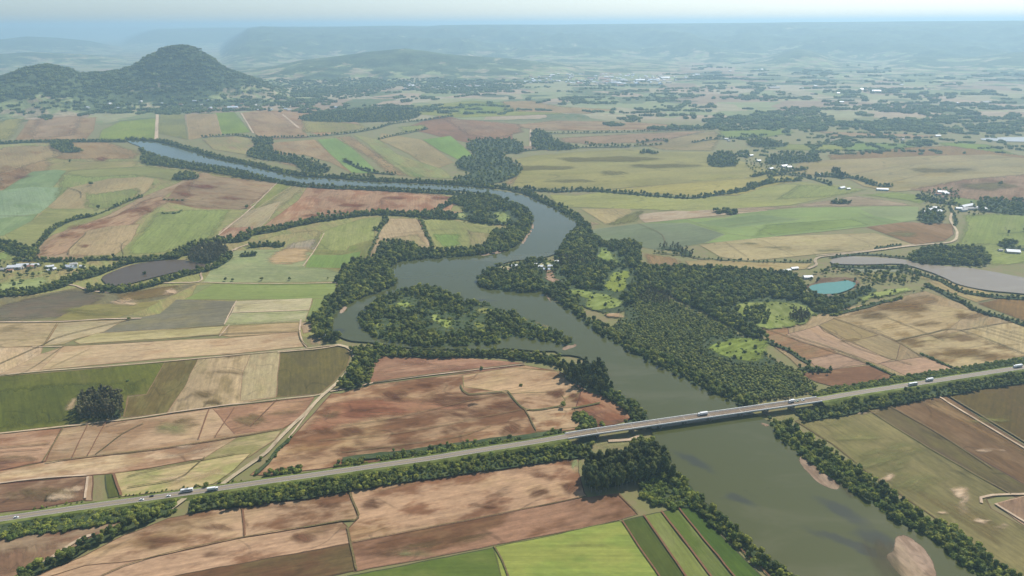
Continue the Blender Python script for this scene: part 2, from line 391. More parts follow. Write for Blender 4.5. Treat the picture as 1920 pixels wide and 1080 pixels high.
# ------------------------------------------------------------------ water
def water_mat(name, c1, c2, rgh=.07, bump=.12, scale=.16, pools=None, spec=.5):
    m, nt, b = mat(name); pos = nd(nt, 'ShaderNodeNewGeometry').outputs['Position']
    f = noise_tex(nt, scaled(nt, pos, (1/160, 1/60, 1)), 1, 5, .6, .6)
    g = noise_tex(nt, scaled(nt, pos, (1/30, 1/14, 1)), 1, 5, .6, 1.5)
    col = mix(nt, maprange(nt, f, .50, .68, 0, 1), c1, c2)
    col = mix(nt, maprange(nt, g, .62, .75, 0, .35), col, tuple(.72*v for v in c1[:3])+(1,))
    for (x_, y_, rx_, ry_, an_) in (pools or ()):   # weed beds and deeper bottom seen through the water
        X_, Y_ = up(x_, y_); mp = nd(nt, 'ShaderNodeMapping', vector_type='TEXTURE'); mp.inputs['Location'].default_value = (X_, Y_, 0); mp.inputs['Rotation'].default_value = (0, 0, R(an_)); mp.inputs['Scale'].default_value = (rx_, ry_, 1e6)
        wp_ = nd(nt, 'ShaderNodeVectorMath', operation='MULTIPLY_ADD'); wn_ = nd(nt, 'ShaderNodeTexNoise'); wn_.inputs['Scale'].default_value = .05; nt.links.new(pos, wn_.inputs['Vector'])
        nt.links.new(wn_.outputs['Color'], wp_.inputs[0]); wp_.inputs[1].default_value = (22, 22, 0); nt.links.new(pos, wp_.inputs[2]); nt.links.new(wp_.outputs[0], mp.inputs[0])
        ln = nd(nt, 'ShaderNodeVectorMath', operation='LENGTH'); nt.links.new(mp.outputs[0], ln.inputs[0])
        col = mix(nt, maprange(nt, ln.outputs['Value'], .35, 1.15, .62, 0), col, surf('39434a', 300))
    nt.links.new(col, b.inputs['Base Color']); b.inputs['Roughness'].default_value = rgh
    b.inputs['IOR'].default_value = 1.33; b.inputs['Specular IOR Level'].default_value = spec
    bp = nd(nt, 'ShaderNodeBump'); bp.inputs['Strength'].default_value = bump; bp.inputs['Distance'].default_value = .3
    nt.links.new(noise_tex(nt, pos, scale, 4, .6), bp.inputs['Height']); nt.links.new(bp.outputs[0], b.inputs['Normal'])
    return m
RIVER_HERE = 1
WM = water_mat('river_water', surf('5a684c', 850), surf('636e54', 850), pools=((900, 562, 45, 8, 5), (1318, 858, 32, 10, -50), (1615, 1010, 48, 7, -35), (650, 617, 16, 9, 10), (1590, 950, 30, 10, -50), (1655, 1000, 26, 14, -45), (1400, 925, 20, 8, -20)))
RIVER = "238,264 300,269 350,282 400,297 440,306 480,315 520,325 560,332 620,337 700,343 800,347 880,352 932,358 975,366 1010,380 1045,395 1075,412 1083,428 1070,440 1058,455 1052,468 1035,480 1000,488 960,491 920,505 902,520 897,533 910,542 960,549 995,549 1018,548 1030,562 1060,580 1090,602 1130,632 1200,672 1270,707 1330,737 1358,744 1366,752 1392,766 1412,778 1435,790 1446,800 1462,826 1500,856 1540,890 1562,905 1600,928 1640,952 1690,988 1740,1010 1790,1050 1830,1085 1900,1150 1600,1180 1540,1130 1500,1090 1450,1056 1400,1014 1350,967 1305,932 1285,905 1262,893 1248,875 1232,840 1222,812 1214,788 1198,765 1150,735 1128,700 1085,672 1052,668 1040,660 1000,660 950,656 900,660 850,657 800,657 750,652 700,645 660,642 628,628 622,602 640,580 680,560 725,546 743,530 732,510 745,495 800,487 860,483 920,478 960,468 985,446 997,425 999,408 985,392 955,380 925,368 880,360 800,356 700,351 620,349 560,344 500,334 440,319 380,309 320,300 280,289 262,276"
WRIV = resample(wp(RIVER), 12, True, True)
LAKES = [("192,521 215,510 260,496 330,489 362,493 395,500 372,506 325,513 262,529 215,539 196,531", water_mat('brown_water', surf('665f54', 600), surf('6c675a', 600), .25, spec=.12), 'lake'),
 ("1560,488 1600,483 1690,488 1722,496 1762,500 1822,505 1900,519 1990,538 1990,562 1920,553 1850,546 1800,536 1768,522 1738,510 1690,497 1620,498 1562,496", water_mat('lake_water', surf('918c7e', 900), surf('9a9686', 900), .25, spec=.15), 'lake'),
 ("1517,540 1540,533 1565,531 1590,528 1604,533 1592,545 1562,553 1530,552", water_mat('pit_water', surf('3f9486', 300), surf('37857a', 300), .15), 'pond'),
 ("1838,261 1900,258 1990,259 1990,268 1930,267 1860,265", water_mat('pond_water', surf('a5aaa6', 300), surf('a5aaa6', 300), .3), 'pond'),
 ("1536,549 1556,562 1562,558 1545,547", simple('pond_bank', surf('6d6a55')), 'pond_bank')]
WLAKE = []
for s, m_, nme in LAKES:
    WLAKE.append(resample(wp(s), 20, True, True))
ISLAND = "672,603 690,580 718,560 760,546 800,541 838,552 868,566 905,568 935,582 990,600 1040,625 1078,645 1062,650 1022,642 965,634 938,638 936,646 870,650 800,652 722,640 688,625"

# ------------------------------------------------------------------ farm fields: colour, patch colour, how much of it | outline | edge | patch size, row strips
FIELDS = """
9aa572 a89c78 .45|0,270 180,262 270,285 270,300 520,335 700,352 900,372 950,385 950,470 600,540 640,640 0,560
b09a7c a58b70 .4|-60,330 0,300 40,285 100,268 200,262 270,285 260,300 130,300 60,360 0,440 -60,450|
b3a383 a58d75 .35|-60,300 0,275 50,272 100,272 130,290 60,310 0,340 -60,350||60
b3997d 9a7d68 .5|-20,325 50,310 85,330 30,352 -20,360|
a8a678 b4a684 .4|75,290 150,300 270,300 265,312 110,345 70,330 80,310|
84a57b 8fae80 .4|0,360 60,322 105,318 125,320 100,350 90,375 60,415 20,440 -60,450 -60,400|7f8f66
8fb08c 86a880 .4|-60,365 60,350 125,352 105,375 75,400 0,410 -60,420|8a9a70
98a673 9ea878 .4|125,318 280,310 370,320 400,330 340,345 260,332 205,335 140,352 105,330|
8fa56e 9aa577 .35|110,322 180,330 260,325 300,345 250,365 180,370 140,385 80,410 100,350|
b0a27e ad9c78 .4|130,352 205,335 265,332 290,335 275,360 230,385 180,390 100,392 90,388|a09a74
8fa36d 98a471 .4|150,352 150,392 215,395 255,375 275,358 262,350 180,362|
98a26c 8f9d66 .5|90,391 215,393 205,402 130,425 95,455 60,470 20,455 10,440 60,415|8b8f66
b09a7e 9f8067 .3|265,370 330,345 370,325 350,340 300,375 260,410 215,455 150,485 60,490 65,465 100,440 160,420 200,405|8a7c62
b7987c 8d6a58 .42|205,405 265,375 310,362 330,375 300,392 270,410 245,440 160,468 110,480 60,488 70,460 105,438 150,420|
b19c78 a59270 .3|165,432 200,425 262,420 245,455 215,478 130,480 130,468|8e7f66
98a06a a09872 .25|255,445 275,410 290,398 470,390 450,400 405,445 380,455 330,478 225,480 235,462|8a9666
8fa465 8aa062 .5|255,440 285,398 350,392 440,392 405,446 360,458 310,476 235,480 232,462|
a58e78 8f7564 .5|330,350 375,325 400,322 520,345 490,375 470,392 380,392 310,378|9a8a6c
b09b80 a58a74 .4|370,320 520,335 530,345 480,385 460,398 330,385 350,345|
a9a273 9c9a68 .5|375,318 480,322 525,335 520,343 400,330|8d8a60
8d9c66 98a06c .4|525,337 555,342 545,350 500,378 480,392 470,385 490,372|b9a98a
aba27a a49a72 .4|555,340 580,345 570,360 530,392 510,410 485,430 440,435 430,430 465,400|
ada080 a6906c .3|470,395 525,378 505,410 480,432 415,440 410,435|b8a88a
b3957c a37d6a .5|420,428 475,425 470,436 440,445 405,448|8a6a58
b8967b a27a68 .45|580,345 640,350 720,358 760,362 860,370 900,382 850,385 845,395 870,400 790,400 720,398 640,404 560,418 500,430 480,434 510,412 560,375|8a7a62|40
bb937b a8776a .4|740,358 820,362 905,378 895,385 845,380 790,366 740,366|
5fa56a 72a86c .3|555,340 575,343 570,352 552,350|
8a9a62 94a069 .45|600,440 620,428 680,410 728,405 712,425 702,430 702,448 690,465 640,478 590,470|7d8058
a09c6e 98a06c .45|480,450 520,438 590,430 612,432 600,455 560,470 470,475|
9f9a88 aaa080 .4|540,455 605,443 600,468 540,475 520,470|
8fa073 9da878 .4|440,470 500,468 560,470 590,475 590,500 640,512 640,528 480,530 380,530 400,500 420,490|8a8a62
b99c72 c4a67e .5|510,472 540,462 590,462 582,475 586,488 545,498 505,498 492,488||30
86905f 7a9058 .4|590,470 650,470 655,462 702,448 690,480 668,495 650,505 575,500|8c7658
75955a 7f9a5c .3|580,477 640,478 680,470 668,497 640,503 572,502|8c7658
b39e7c a89272 .4|722,410 780,410 785,415 812,466 765,460 720,465 690,490 668,497 690,480 700,455 715,430|6d6a48
a59a74 b09c78 .4|700,462 722,445 790,435 812,466 770,462 740,460 715,455 700,490 670,497
94a066 9ca46c .4|795,412 840,410 900,425 960,430 930,440 925,455 905,465 820,468 800,430|7d8058
7fa35a 88a560 .25|803,437 870,437 870,462 822,467|
a49c70 9da068 .4|870,430 925,436 922,455 900,465 872,462|
98a573 8f9c68 .4|960,400 985,400 990,420 965,425
7d8068 86805f .5|-60,560 60,555 115,545 150,538 215,550 255,545 330,535 370,532 310,560 200,580 60,600 -60,608|9a8a70|45
77766a 80766a .5|0,570 60,556 120,543 145,540 210,552 180,575 110,600 0,606 -60,606|
8a7a5a 7d6f56 .5|210,552 300,535 345,532 330,555 270,565 240,567 215,570|
b89a6c 8a7a5a .3|215,562 240,550 262,560 240,568 205,568||20
87835a 8c8a58 .5|120,590 160,572 300,565 270,580 215,598 100,602|8a7a5c
8b9a68 8d9a6a .3|355,562 370,535 410,532 620,530 628,545 620,558 600,562 440,563|7c7c54
849a5c 7d9558 .3|400,533 618,531 630,532 630,545 612,562 450,562 345,562|7a7a50
7d8070 848468 .4|240,600 300,588 330,562 445,565 425,610 340,615 180,628 200,610|8a8560
b5a983 b0a578 .3|443,565 585,560 580,582 435,587|b8a88c
98a070 a8a880 .4|435,587 580,582 572,602 420,610|b8a88c
7f935a 78905a .3|588,560 622,558 615,580 600,602 572,603|8a7a5c
a99a70 a0925f .4|0,605 240,600 245,598 180,620 120,645 70,650 -60,650 -60,607|8d7858
b59d76 8f8060 .4|-60,608 110,606 82,648 -60,656|8d7858|40
b3a07c a8946e .3|110,606 235,600 195,622 105,645 85,645|8d7858
b0a272 a39765 .4|140,640 180,625 420,612 410,628 290,636 150,645|8d7858
b0976f a48d62 .4|410,628 420,612 560,605 562,622 430,632|8d7858
b99c78 c0a683 .4|-60,655 80,650 75,665 0,702 -60,708|a08a66
bb9f7a ad8c6a .35|120,650 285,640 430,634 560,622 568,650 420,665 310,672 100,692 0,703 40,695 80,665|9c7f60|40
c0a27c b69673 .4|0,702 75,665 118,652 75,695 -60,708|a98c6c
b59a7a ac8f70 .4|562,605 598,604 600,620 570,625|8d7858
bda07c b29472 .4|565,628 598,622 618,642 620,648 572,652|
66723f 6f7646 .35|-60,712 0,706 160,693 310,679 302,700 275,740 240,742 235,780 130,797 0,812 -60,818|8c7658
66743f 5e6e40 .5|-60,735 100,715 275,712 272,740 240,745 235,782 130,796 0,811 -60,818|
b79c74 b09068 .3|125,745 155,743 140,772 113,773|
70684c 7a7850 .45|310,679 372,673 345,730 312,775 232,783 240,745 275,740|8c7658|30
b59b74 8a7a58 .38|372,673 525,660 518,745 410,762 312,777 345,730|a08864|45
a99872 a08a68 .3|470,665 525,660 518,745 450,752 455,700|98805f
6d6a50 75704c .45|525,660 625,649 648,652 657,665 650,690 625,718 600,738 518,745|8c7658
b08a6c 8f6650 .45|-60,820 115,803 85,865 0,882 -60,890|6f5040|45
bb9874 a07c5c .42|115,803 240,789 400,766 590,744 560,785 530,805 450,818 300,843 180,856 85,867|7a5a44|50
b08668 95705a .55|400,768 590,745 565,782 530,803 440,815|8a6850|35
86655a 93705c .4|-60,868 0,860 85,853 60,868 0,884 -60,892|
c2a07c 9c7458 .5|-60,895 85,867 300,843 445,820 440,835 380,860 280,878 210,888 0,907 -60,912|7d5c46|28
d0b08c a87e60 .4|250,862 330,842 440,822 420,840 380,858 290,870||18
8c8a58 b09a70 .4|380,862 445,820 530,805 515,825 470,855 440,870|8a7050|35
7f6352 a8886a .35|-60,915 165,893 160,937 60,955 -60,968|6f5040|40
c0a07e d2b48c .5|70,945 100,915 150,905 158,936 100,948||14
b09070 98785c .4|163,893 174,893 174,938 161,938|6a5040
c0a470 b59a68 .3|174,893 197,890 203,932 174,938|
5d6a42 66704a .4|197,890 215,888 226,930 203,934|4a5a38
9a9a5a c0a272 .5|215,888 300,878 440,853 470,850 440,882 400,908 330,920 226,932|6f6a40|40
c4a074 a88c5c .4|250,925 300,905 430,868 440,880 400,905 330,918||22
a98068 966e5c .5|695,718 692,690 706,668 760,671 840,668 985,681 960,692 800,705 700,719|7a7a50|35
ad866c 9c745e .45|700,690 760,675 850,680 900,690 780,705 705,712||22
b08c68 7a5646 .5|640,738 700,722 985,686 1050,697 1100,735 1192,772 1180,787 1150,797 1080,805 1000,815 900,831 800,850 700,866 600,880 500,890 470,890 505,862 540,828 580,785 622,738|6f5040|42
a8795c 86594a .5|540,828 600,760 650,740 820,745 900,755 880,775 700,790 560,830||38
c09c74 a07a5a .35|870,725 868,705 960,690 1045,697 1090,735 1050,750 985,750 940,735|7d7c48|30
b99470 8c6a50 .4|950,738 1048,735 1060,752 1045,764 985,770|66663c|25
a87c5f 8a5c4a .5|1090,735 1130,742 1192,772 1180,785 1140,790 1080,762|6f5040|30
be9c74 8a6048 .42|985,772 1045,765 1075,765 1090,800 1005,810|5f5f38|28
b8926e 74503f .42|60,1085 160,1041 233,1004 317,973 380,960 480,948 560,937 655,918 672,972 640,978 450,1010 270,1050 150,1090|6a5340|40
b58e6c 7c5645 .42|655,918 700,907 800,887 900,872 1000,860 1078,850 1086,856 1084,885 1095,925 1100,931 680,1015 600,1030 655,990 672,972|6a5340|36
b8906e 7a5645 .35|60,1090 160,1062 270,1050 450,1010 640,980 652,990 660,1018 330,1082 250,1100 60,1110|6a5340|36
a37a60 6f5344 .45|660,1018 860,980 1100,933 1160,927 1195,965 1160,976 925,1023 665,1072|8a6a50|60
7a5c48 75684a .5|250,1105 330,1080 658,1020 667,1070 500,1105|5f4f3a|60
7d6a4c 6f5a46 .5|690,1028 900,985 930,985 940,1000 925,1020 700,1062||50
65803c 74883f .4|640,1085 925,1027 945,1100 600,1110|4c5a30
7d9440 8f9a42 .5|925,1027 1160,978 1172,984 1200,1018 1245,1100 945,1100|5c6a34|50
5a6e42 526a3c .4|1165,978 1205,968 1296,1100 1248,1100|48552f
7f9048 8a9658 .4|1207,968 1240,960 1345,1100 1296,1100|4a5532
607a40 74864c .4|1241,960 1268,952 1390,1100 1345,1100|4a5532
507038 5a7a3c .3|1270,951 1298,950 1446,1100 1388,1100|4a5532
8a9a48 7c9044 .3|1298,948 1312,955 1380,1020 1480,1095 1448,1098
a5886a 8a6450 .5|-60,1012 60,1000 270,966 290,972 225,992 180,1006 60,1068 20,1090 -60,1100|6a5340|40
8d6c56 a88a6a .4|-60,1030 60,1012 150,1000 160,1008 60,1062 20,1085 -60,1095||30
7f7c57 89855c .5|1490,790 1540,775 1625,765 1700,812 1890,925 1850,935 1860,955 1920,990 1990,1030 1990,1140 1900,1085 1850,1052 1790,1002 1740,962 1680,922 1620,882 1560,832 1515,805|6a5c3c|70
8c7f58 958a56 .4|1640,900 1700,905 1800,940 1860,960 1900,1000 1880,1040 1800,990 1700,925||40
746d58 787454 .4|1620,765 1660,757 1990,950 1990,965 1895,928|5a4c38|45
8c755e 7c6856 .5|1660,757 1700,748 1770,742 1800,760 1990,880 1990,950|5a4c38|40
967d60 887056 .5|1700,750 1770,743 1880,810 1990,880 1990,905 1850,830||30
6e6a56 736a58 .5|1776,742 1830,727 1920,712 1990,702 1990,872|5a4c38|80
9c806a 8c6e5c .4|1866,945 1925,930 1990,915 1990,1012 1920,985|b09070
a89474 a08a68 .4|1428,615 1540,585 1640,568 1735,546 1830,580 1920,605 1990,625 1990,690 1920,684 1830,697 1770,702 1700,709 1590,724 1520,710 1480,672 1445,645|6f6a4c|45
9c7c62 9a8468 .5|1428,615 1475,612 1480,628 1535,642 1572,663 1515,674 1460,655 1440,632|6f5040|30
b0937a b09070 .3|1475,628 1535,611 1545,622 1672,675 1645,683 1580,660 1500,642|6a5a40|60
ad8e76 b0927a .3|1515,674 1572,663 1627,683 1560,693 1530,690|6a5a40
84695a 9a7c62 .4|1500,702 1560,694 1628,686 1692,713 1640,719 1560,725 1530,717|5f4f3a|40
b09078 b0927a .3|1648,682 1730,670 1792,693 1705,708|6a5a40
a08e68 9a8868 .4|1535,611 1566,597 1646,628 1595,641|6f6248
9c8c6c a39270 .4|1595,641 1650,628 1688,646 1680,676 1665,673|6f6248
8f7c62 a89270 .4|1563,596 1600,580 1650,568 1735,548 1775,565 1730,585 1640,600||40
b09c76 8f7c5c .38|1562,597 1735,570 1840,585 1800,600 1770,625 1680,638 1640,620|8a7858|36
b3a078 7d6c54 .45|1680,641 1800,621 1920,663 1990,672 1990,688 1940,684 1792,693 1730,670|8a7858|40
b8a57c a8946c .3|1800,620 1850,611 1920,603 1990,622 1990,668 1912,664|6f6248|30
a89a74 a08c6c .4|1735,530 1772,523 1872,556 1830,567|8a7858
8c7a62 7d705c .4|1835,570 1900,556 1990,572 1990,622 1922,603|7a6a50|60
a59a72 988f6a .4|1715,505 1740,515 1770,525 1740,530 1700,520|
b0a47c a59870 .3|1312,460 1400,446 1640,437 1710,458 1650,467 1530,477 1400,490 1350,482|8d8862|30
94826f a08c78 .4|1625,426 1690,417 1785,420 1788,440 1770,452 1715,459|7a6a58|60
7a9078 82967c .4|1100,432 1195,420 1290,418 1362,438 1320,456 1240,470 1170,458 1110,446|8a9a78|60
8aa870 80a070 .3|1195,420 1285,411 1360,408 1400,398 1500,390 1660,387 1724,388 1722,413 1630,425 1480,441 1320,457 1360,440 1290,418|8a9a70|80
86a468 8aa86c .4|1430,420 1600,408 1640,424 1480,440 1400,448||50
7f9c74 7a9874 .3|1300,418 1420,402 1500,412 1440,420 1370,428|8a9a70
94ac80 8caa78 .3|1610,390 1722,388 1722,412 1690,416 1640,405|8a9a70
90a96a 98ac70 .35|1800,402 1870,398 1990,405 1990,470 1920,465 1850,462 1760,475 1720,470 1660,478 1700,468 1790,452 1800,425|
98ad6c 90a864 .4|1655,480 1760,462 1850,455 1990,470 1990,490 1900,500 1850,500 1840,480 1780,470 1730,478|
8fae72 98b078 .3|1780,368 1850,365 1850,380 1800,392 1770,380|
b3a48e a8947c .4|1195,402 1260,396 1400,388 1440,395 1340,405 1210,418 1200,410|9a8a70
b0a088 bcaa92 .4|1290,398 1330,392 1380,388 1480,385 1540,375 1600,365 1700,380 1720,388 1500,390 1400,400||50
ada078 a69a70 .3|1090,392 1180,391 1184,398 1160,415 1135,420 1095,395|a09a74
7f8a66 858f6c .4|1160,405 1200,392 1215,396 1198,418 1150,425 1130,422
b8a080 b39c80 .3|1095,412 1140,420 1105,426|
9faa72 98a56c .4|1030,365 1080,368 1130,360 1300,370 1380,368 1440,350 1500,342 1600,350 1580,365 1480,385 1290,396 1190,392 1050,388|8a9a68|70
a8a86c b0aa70 .4|1130,358 1260,345 1480,330 1500,338 1430,352 1400,362 1380,366 1300,368 1180,360|8a8258|50
a3a877 98a070 .35|960,350 980,310 960,300 1000,292 1080,285 1180,280 1240,285 1330,285 1400,305 1480,330 1260,345 1130,356 1000,352|8a8a60|110
b09a7c a8907a .4|935,345 970,325 980,330 965,350|
b0a47a a89c78 .3|915,305 950,300 950,312 920,312|
aba588 b0a890 .4|1180,270 1345,242 1360,255 1345,285 1240,283|
b3a08e a89884 .4|1040,258 1180,250 1345,243 1240,268 1100,272 1050,268|
b09a88 b8a894 .4|925,275 1015,272 1020,278 960,290 930,285||
b8a892 a89486 .4|945,235 1040,225 1190,228 1340,238 1290,246 1000,246|
a58f84 9c8a80 .4|800,225 830,215 900,235 960,250 960,262 880,268 840,260 760,240|8a7c72
aa9486 b0a090 .4|820,220 900,225 980,232 990,248 930,262 870,255|
9fb384 98b080 .3|760,200 880,188 1000,195 1080,200 1060,215 860,222 770,215|
8fb07c 98b484 .4|850,195 950,190 960,205 930,215 850,215|
b8ac94 b0a48e .4|930,190 1000,188 1060,200 1180,205 1100,215 960,210|
86b070 80ac6c .3|793,262 845,255 880,285 888,295 860,300 820,280|8a9a70
b0a684 aaa080 .4|715,250 790,262 820,282 850,305 810,320 770,290 710,262|a09678
9aab7c a0a27c .4|660,252 710,262 745,290 830,318 850,335 770,332 720,300 690,270|8a9a70|60
88b074 90b27a .3|595,262 640,258 700,315 710,325 660,325 620,290|8a9a70
8cab74 94b07c .3|700,278 720,290 810,335 770,334 740,310|
b3a082 a8957c .4|620,258 660,252 720,290 780,335 720,328 690,300 640,270|
b5a285 ad9278 .4|510,268 590,262 640,310 660,325 620,305 570,290 515,290|a09070
b39a80 b8a288 .4|505,298 560,295 585,312 570,318 520,308|
a8a884 b0a088 .4|390,258 460,255 480,270 460,290 400,280 380,262|8a8a68
8aab78 93b084 .3|400,212 440,210 470,248 415,252|8a9a70
93a384 8aa090 .3|300,215 345,215 352,262 296,250|8a9a70
b0a48c b8ac94 .4|350,215 405,213 415,252 355,262|b8ac90
b5a48e a89486 .4|450,212 500,205 560,235 580,258 500,262 480,252|a09480
b8a492 ad9684 .4|500,208 590,205 660,222 680,240 600,255 560,240|b8ac98
8fac76 98b07e .3|190,245 225,228 292,222 294,262 185,262|8a9a70
b0a08c a08e80 .4|55,225 180,220 175,245 160,262 30,262|a09480
a8ac84 a0a880 .4|-60,250 0,225 50,212 60,220 30,262 -60,266|
b8a694 a89486 .4|60,222 165,215 150,255 45,262|
a4ab80 aca888 .4|560,222 680,232 700,240 640,250 560,250|
9bb07e 94ac78 .3|740,238 800,232 810,242 750,250|
90b080 8aac7c .3|1340,245 1480,240 1500,250 1420,262 1345,258|
9cb07c 94a878 .3|1400,268 1560,270 1650,278 1560,285 1430,282|
88ad80 90b084 .3|1560,265 1700,268 1760,272 1680,285 1580,285|
b3a896 b8a898 .4|1520,245 1700,250 1800,256 1700,262 1560,258|
c8c0b4 c0b4a4 .3|1535,258 1600,262 1605,268 1560,266|
8fb27c 98b484 .3|1750,265 1860,270 1920,292 1840,295 1760,278|
a8987e a39284 .4|1540,290 1700,275 1780,272 1990,300 1990,345 1800,345 1560,310|
b0a98a a8a480 .35|1500,305 1560,300 1760,292 1860,290 1990,305 1990,325 1700,350 1560,330 1480,325|98907a|90
aeaa8a a8a07c .35|1580,330 1700,310 1900,296 1990,300 1990,330 1760,352 1680,360 1620,350|98907a|90
b09c8a 9a877c .45|1690,355 1800,335 1920,325 1990,335 1990,400 1850,380 1760,368|
98ab74 90a870 .3|1490,345 1560,348 1640,355 1600,365 1540,372 1440,378 1480,352|
94ad70 8ca86a .3|1600,365 1680,358 1760,370 1730,388 1700,378|
9ca890 90a088 .3|1560,505 1600,500 1690,503 1740,512 1640,520
a09a70 8f9c66 .5|1600,508 1700,508 1720,520 1660,530 1610,525 1590,515
8fa35c 86985a .4|1655,545 1720,540 1735,546 1660,560 1570,585 1540,590
8ca45c 86a058 .3|1400,605 1440,595 1480,592 1510,610 1430,615
8f9f62 86985a .4|1375,575 1430,565 1500,570 1560,590 1520,600 1450,600 1400,598
a89a70 a08c68 .3|1285,490 1345,488 1400,492 1520,495 1510,505 1420,512 1300,505|8a7a5c
9d8468 a08c6c .4|1200,473 1260,480 1285,490 1280,502 1210,500|
96b45c 8cac58 .3|1115,483 1125,465 1150,475 1165,490 1160,497
8aa050 82984c .4|1130,525 1150,510 1180,512 1178,535 1168,550 1140,548|
95b45a 8cb058 .25|1065,543 1100,545 1150,555 1175,572 1130,585 1105,580 1085,560
98b25e 8cab58 .3|740,570 765,562 778,570 765,582 745,578
8aa458 90a85c .4|800,590 815,583 835,600 860,610 840,622 815,612
94b050 809c4c .4|1315,652 1360,638 1400,632 1452,642 1445,660 1450,680 1400,685 1350,672
93ab6c a0a870 .4|1060,865 1085,855 1095,870 1085,900 1078,905 1070,885
a0a868 b5a070 .4|1110,830 1170,825 1200,820 1190,838 1130,850
a3a868 b0a070 .4|1425,785 1470,768 1480,785 1460,800 1440,800
98ad6c 90a460 .3|0,530 90,515 100,530 75,550 20,552 -60,550 -60,530
8ca860 84a05c .4|0,472 30,468 38,490 0,492 -60,490 -60,470
a0a468 b09a6c .4|120,520 170,512 185,518 150,532 120,533
"""
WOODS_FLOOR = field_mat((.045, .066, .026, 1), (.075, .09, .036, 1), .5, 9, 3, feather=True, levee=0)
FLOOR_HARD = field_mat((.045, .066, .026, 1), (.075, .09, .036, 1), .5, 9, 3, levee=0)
fi = 0
for row in FIELDS.strip().splitlines():
    prt = row.split('|') + ['', '', '']
    cc = prt[0].split(); pts = prt[1].strip()
    if not pts: continue
    q = wp(pts); c = q.mean(0); d = math.hypot(max(600., float(np.hypot(*c))), HC); d = min(d, 9000)
    ps = float(prt[3]) if prt[3].strip() else 38.
    ps *= max(1, d/1600); fi += 1
    e_ = prt[2].strip() or None; xm = float(np.mean([t[0] for t in P(pts)])); c1, c2 = surf(cc[0], d, xm), surf(cc[1], d, xm)
    c1, c2 = (tuple(np.array(q[:3])*([.97, 1.035, 1.03] if q[0] > q[1]*1.25 else [1, 1, 1]))+(1,) for q in (c1, c2))
    green = c1[1] > c1[0]*1.12
    m_ = field_mat(c1, c2, float(cc[2]), ps, fi, streak=.15, feather=.92 if not e_ and fi > 1 else False, levee=.35 if green else 1., grain=.75 if green else 1.15)
    area('field', pts, m_, edge=e_, amp=1.2, ew=1.2, feather=0 if e_ or fi == 1 else 18)
# damp ground and weeds inside the fields
DAMP = {'f': ('8b9170', '858b69'), 'b': ('7f5f4c', '6c5142'), 'o': ('857554', '75694e'), 'r': ('96705e', '8a6454'), 'g': ('848a58', '95905e'), 'l': ('cbb08c', 'd4bc98')}
for t, s in (('b', "663,810,22,11 737,743,25,12 840,745,60,13 870,775,45,11 930,765,45,11 750,790,42,9 840,810,22,9 717,837,55,13 653,850,25,12 953,805,20,12 1045,741,18,8 1080,748,14,8 1002,790,10,6 700,770,40,8 580,860,50,9 610,815,22,10 790,725,30,5"),
             ('b', "703,943,18,10 910,948,20,5 965,883,60,11 830,925,80,6 1013,925,30,11 1073,917,22,11 773,987,12,6 1023,893,30,8 880,905,60,5 1055,870,20,6 367,987,45,13 297,1017,36,12 420,983,22,8 520,950,62,12 310,1043,42,6 410,1038,26,7 567,1008,24,9 467,983,10,8 617,947,22,10 700,1040,30,7 120,970,22,8"),
             ('o', "410,700,40,7 387,740,22,9 400,755,18,6 440,668,20,5 467,787,34,13 617,780,20,8 540,775,40,6 30,862,35,8 60,930,40,14 110,925,30,9 350,795,30,10 1690,577,50,9 1637,593,25,8 1740,607,30,8 1817,593,28,7 1713,642,30,7 1800,663,70,10 1773,633,14,5 1880,650,30,6 1600,640,20,5 1860,700,22,4"),
             ('r', "267,395,25,7 150,427,25,5 120,442,12,4 157,462,12,4 740,372,25,4 660,385,30,4 590,405,20,4 820,372,20,3 190,300,14,5 40,330,16,6 380,350,30,5 430,372,24,4 350,365,20,4 760,680,40,5 850,690,40,5 1120,775,22,6"),
             ('f', "1000,315,60,5 1140,300,70,5 1150,325,25,5 1250,312,60,4 1080,340,60,3 1690,440,30,6 1560,470,30,3 1450,465,30,3 1400,458,25,3 1770,320,60,5 1850,350,50,7"),
             ('g', "320,805,34,13 250,850,40,8 1640,870,60,22 1720,900,60,22 1600,820,50,12 1560,795,40,8 1850,790,50,10 1700,850,40,16 800,1040,60,10 1100,1020,50,8 140,585,60,6 200,590,40,5"),
             ('l', "1805,945,15,18 1800,925,18,7 1845,975,16,6 1660,900,14,6 1765,965,10,4 1850,845,25,6 235,568,22,4 320,548,14,6 240,565,20,4 120,935,22,7 140,915,14,6 130,955,40,6 350,835,50,5 400,828,40,4 300,895,60,6 370,890,50,6 1790,985,9,4 1880,990,20,5 1625,775,20,4")):
    for q in s.split():
        x, y, rx, ry = map(float, q.split(',')); k = random.uniform(.8, 1.2); n = 14
        pts = [(x+rx*1.6*math.cos(i*6.283/n)*random.uniform(.7, 1.15), y+ry*1.6*math.sin(i*6.283/n)*random.uniform(.7, 1.15)) for i in range(n)]
        X_, Y_ = up(x, y); d = math.hypot(X_, Y_, HC); c1, c2 = (surf(h, d, x) for h in DAMP[t])
        area('damp_patch' if t != 'l' else 'bare_patch', pts, field_mat(c1, c2, .4, 12*max(1, d/1600), x, feather=.8 if t != 'l' else .92, levee=0), smooth=True, amp=9, feather=26)


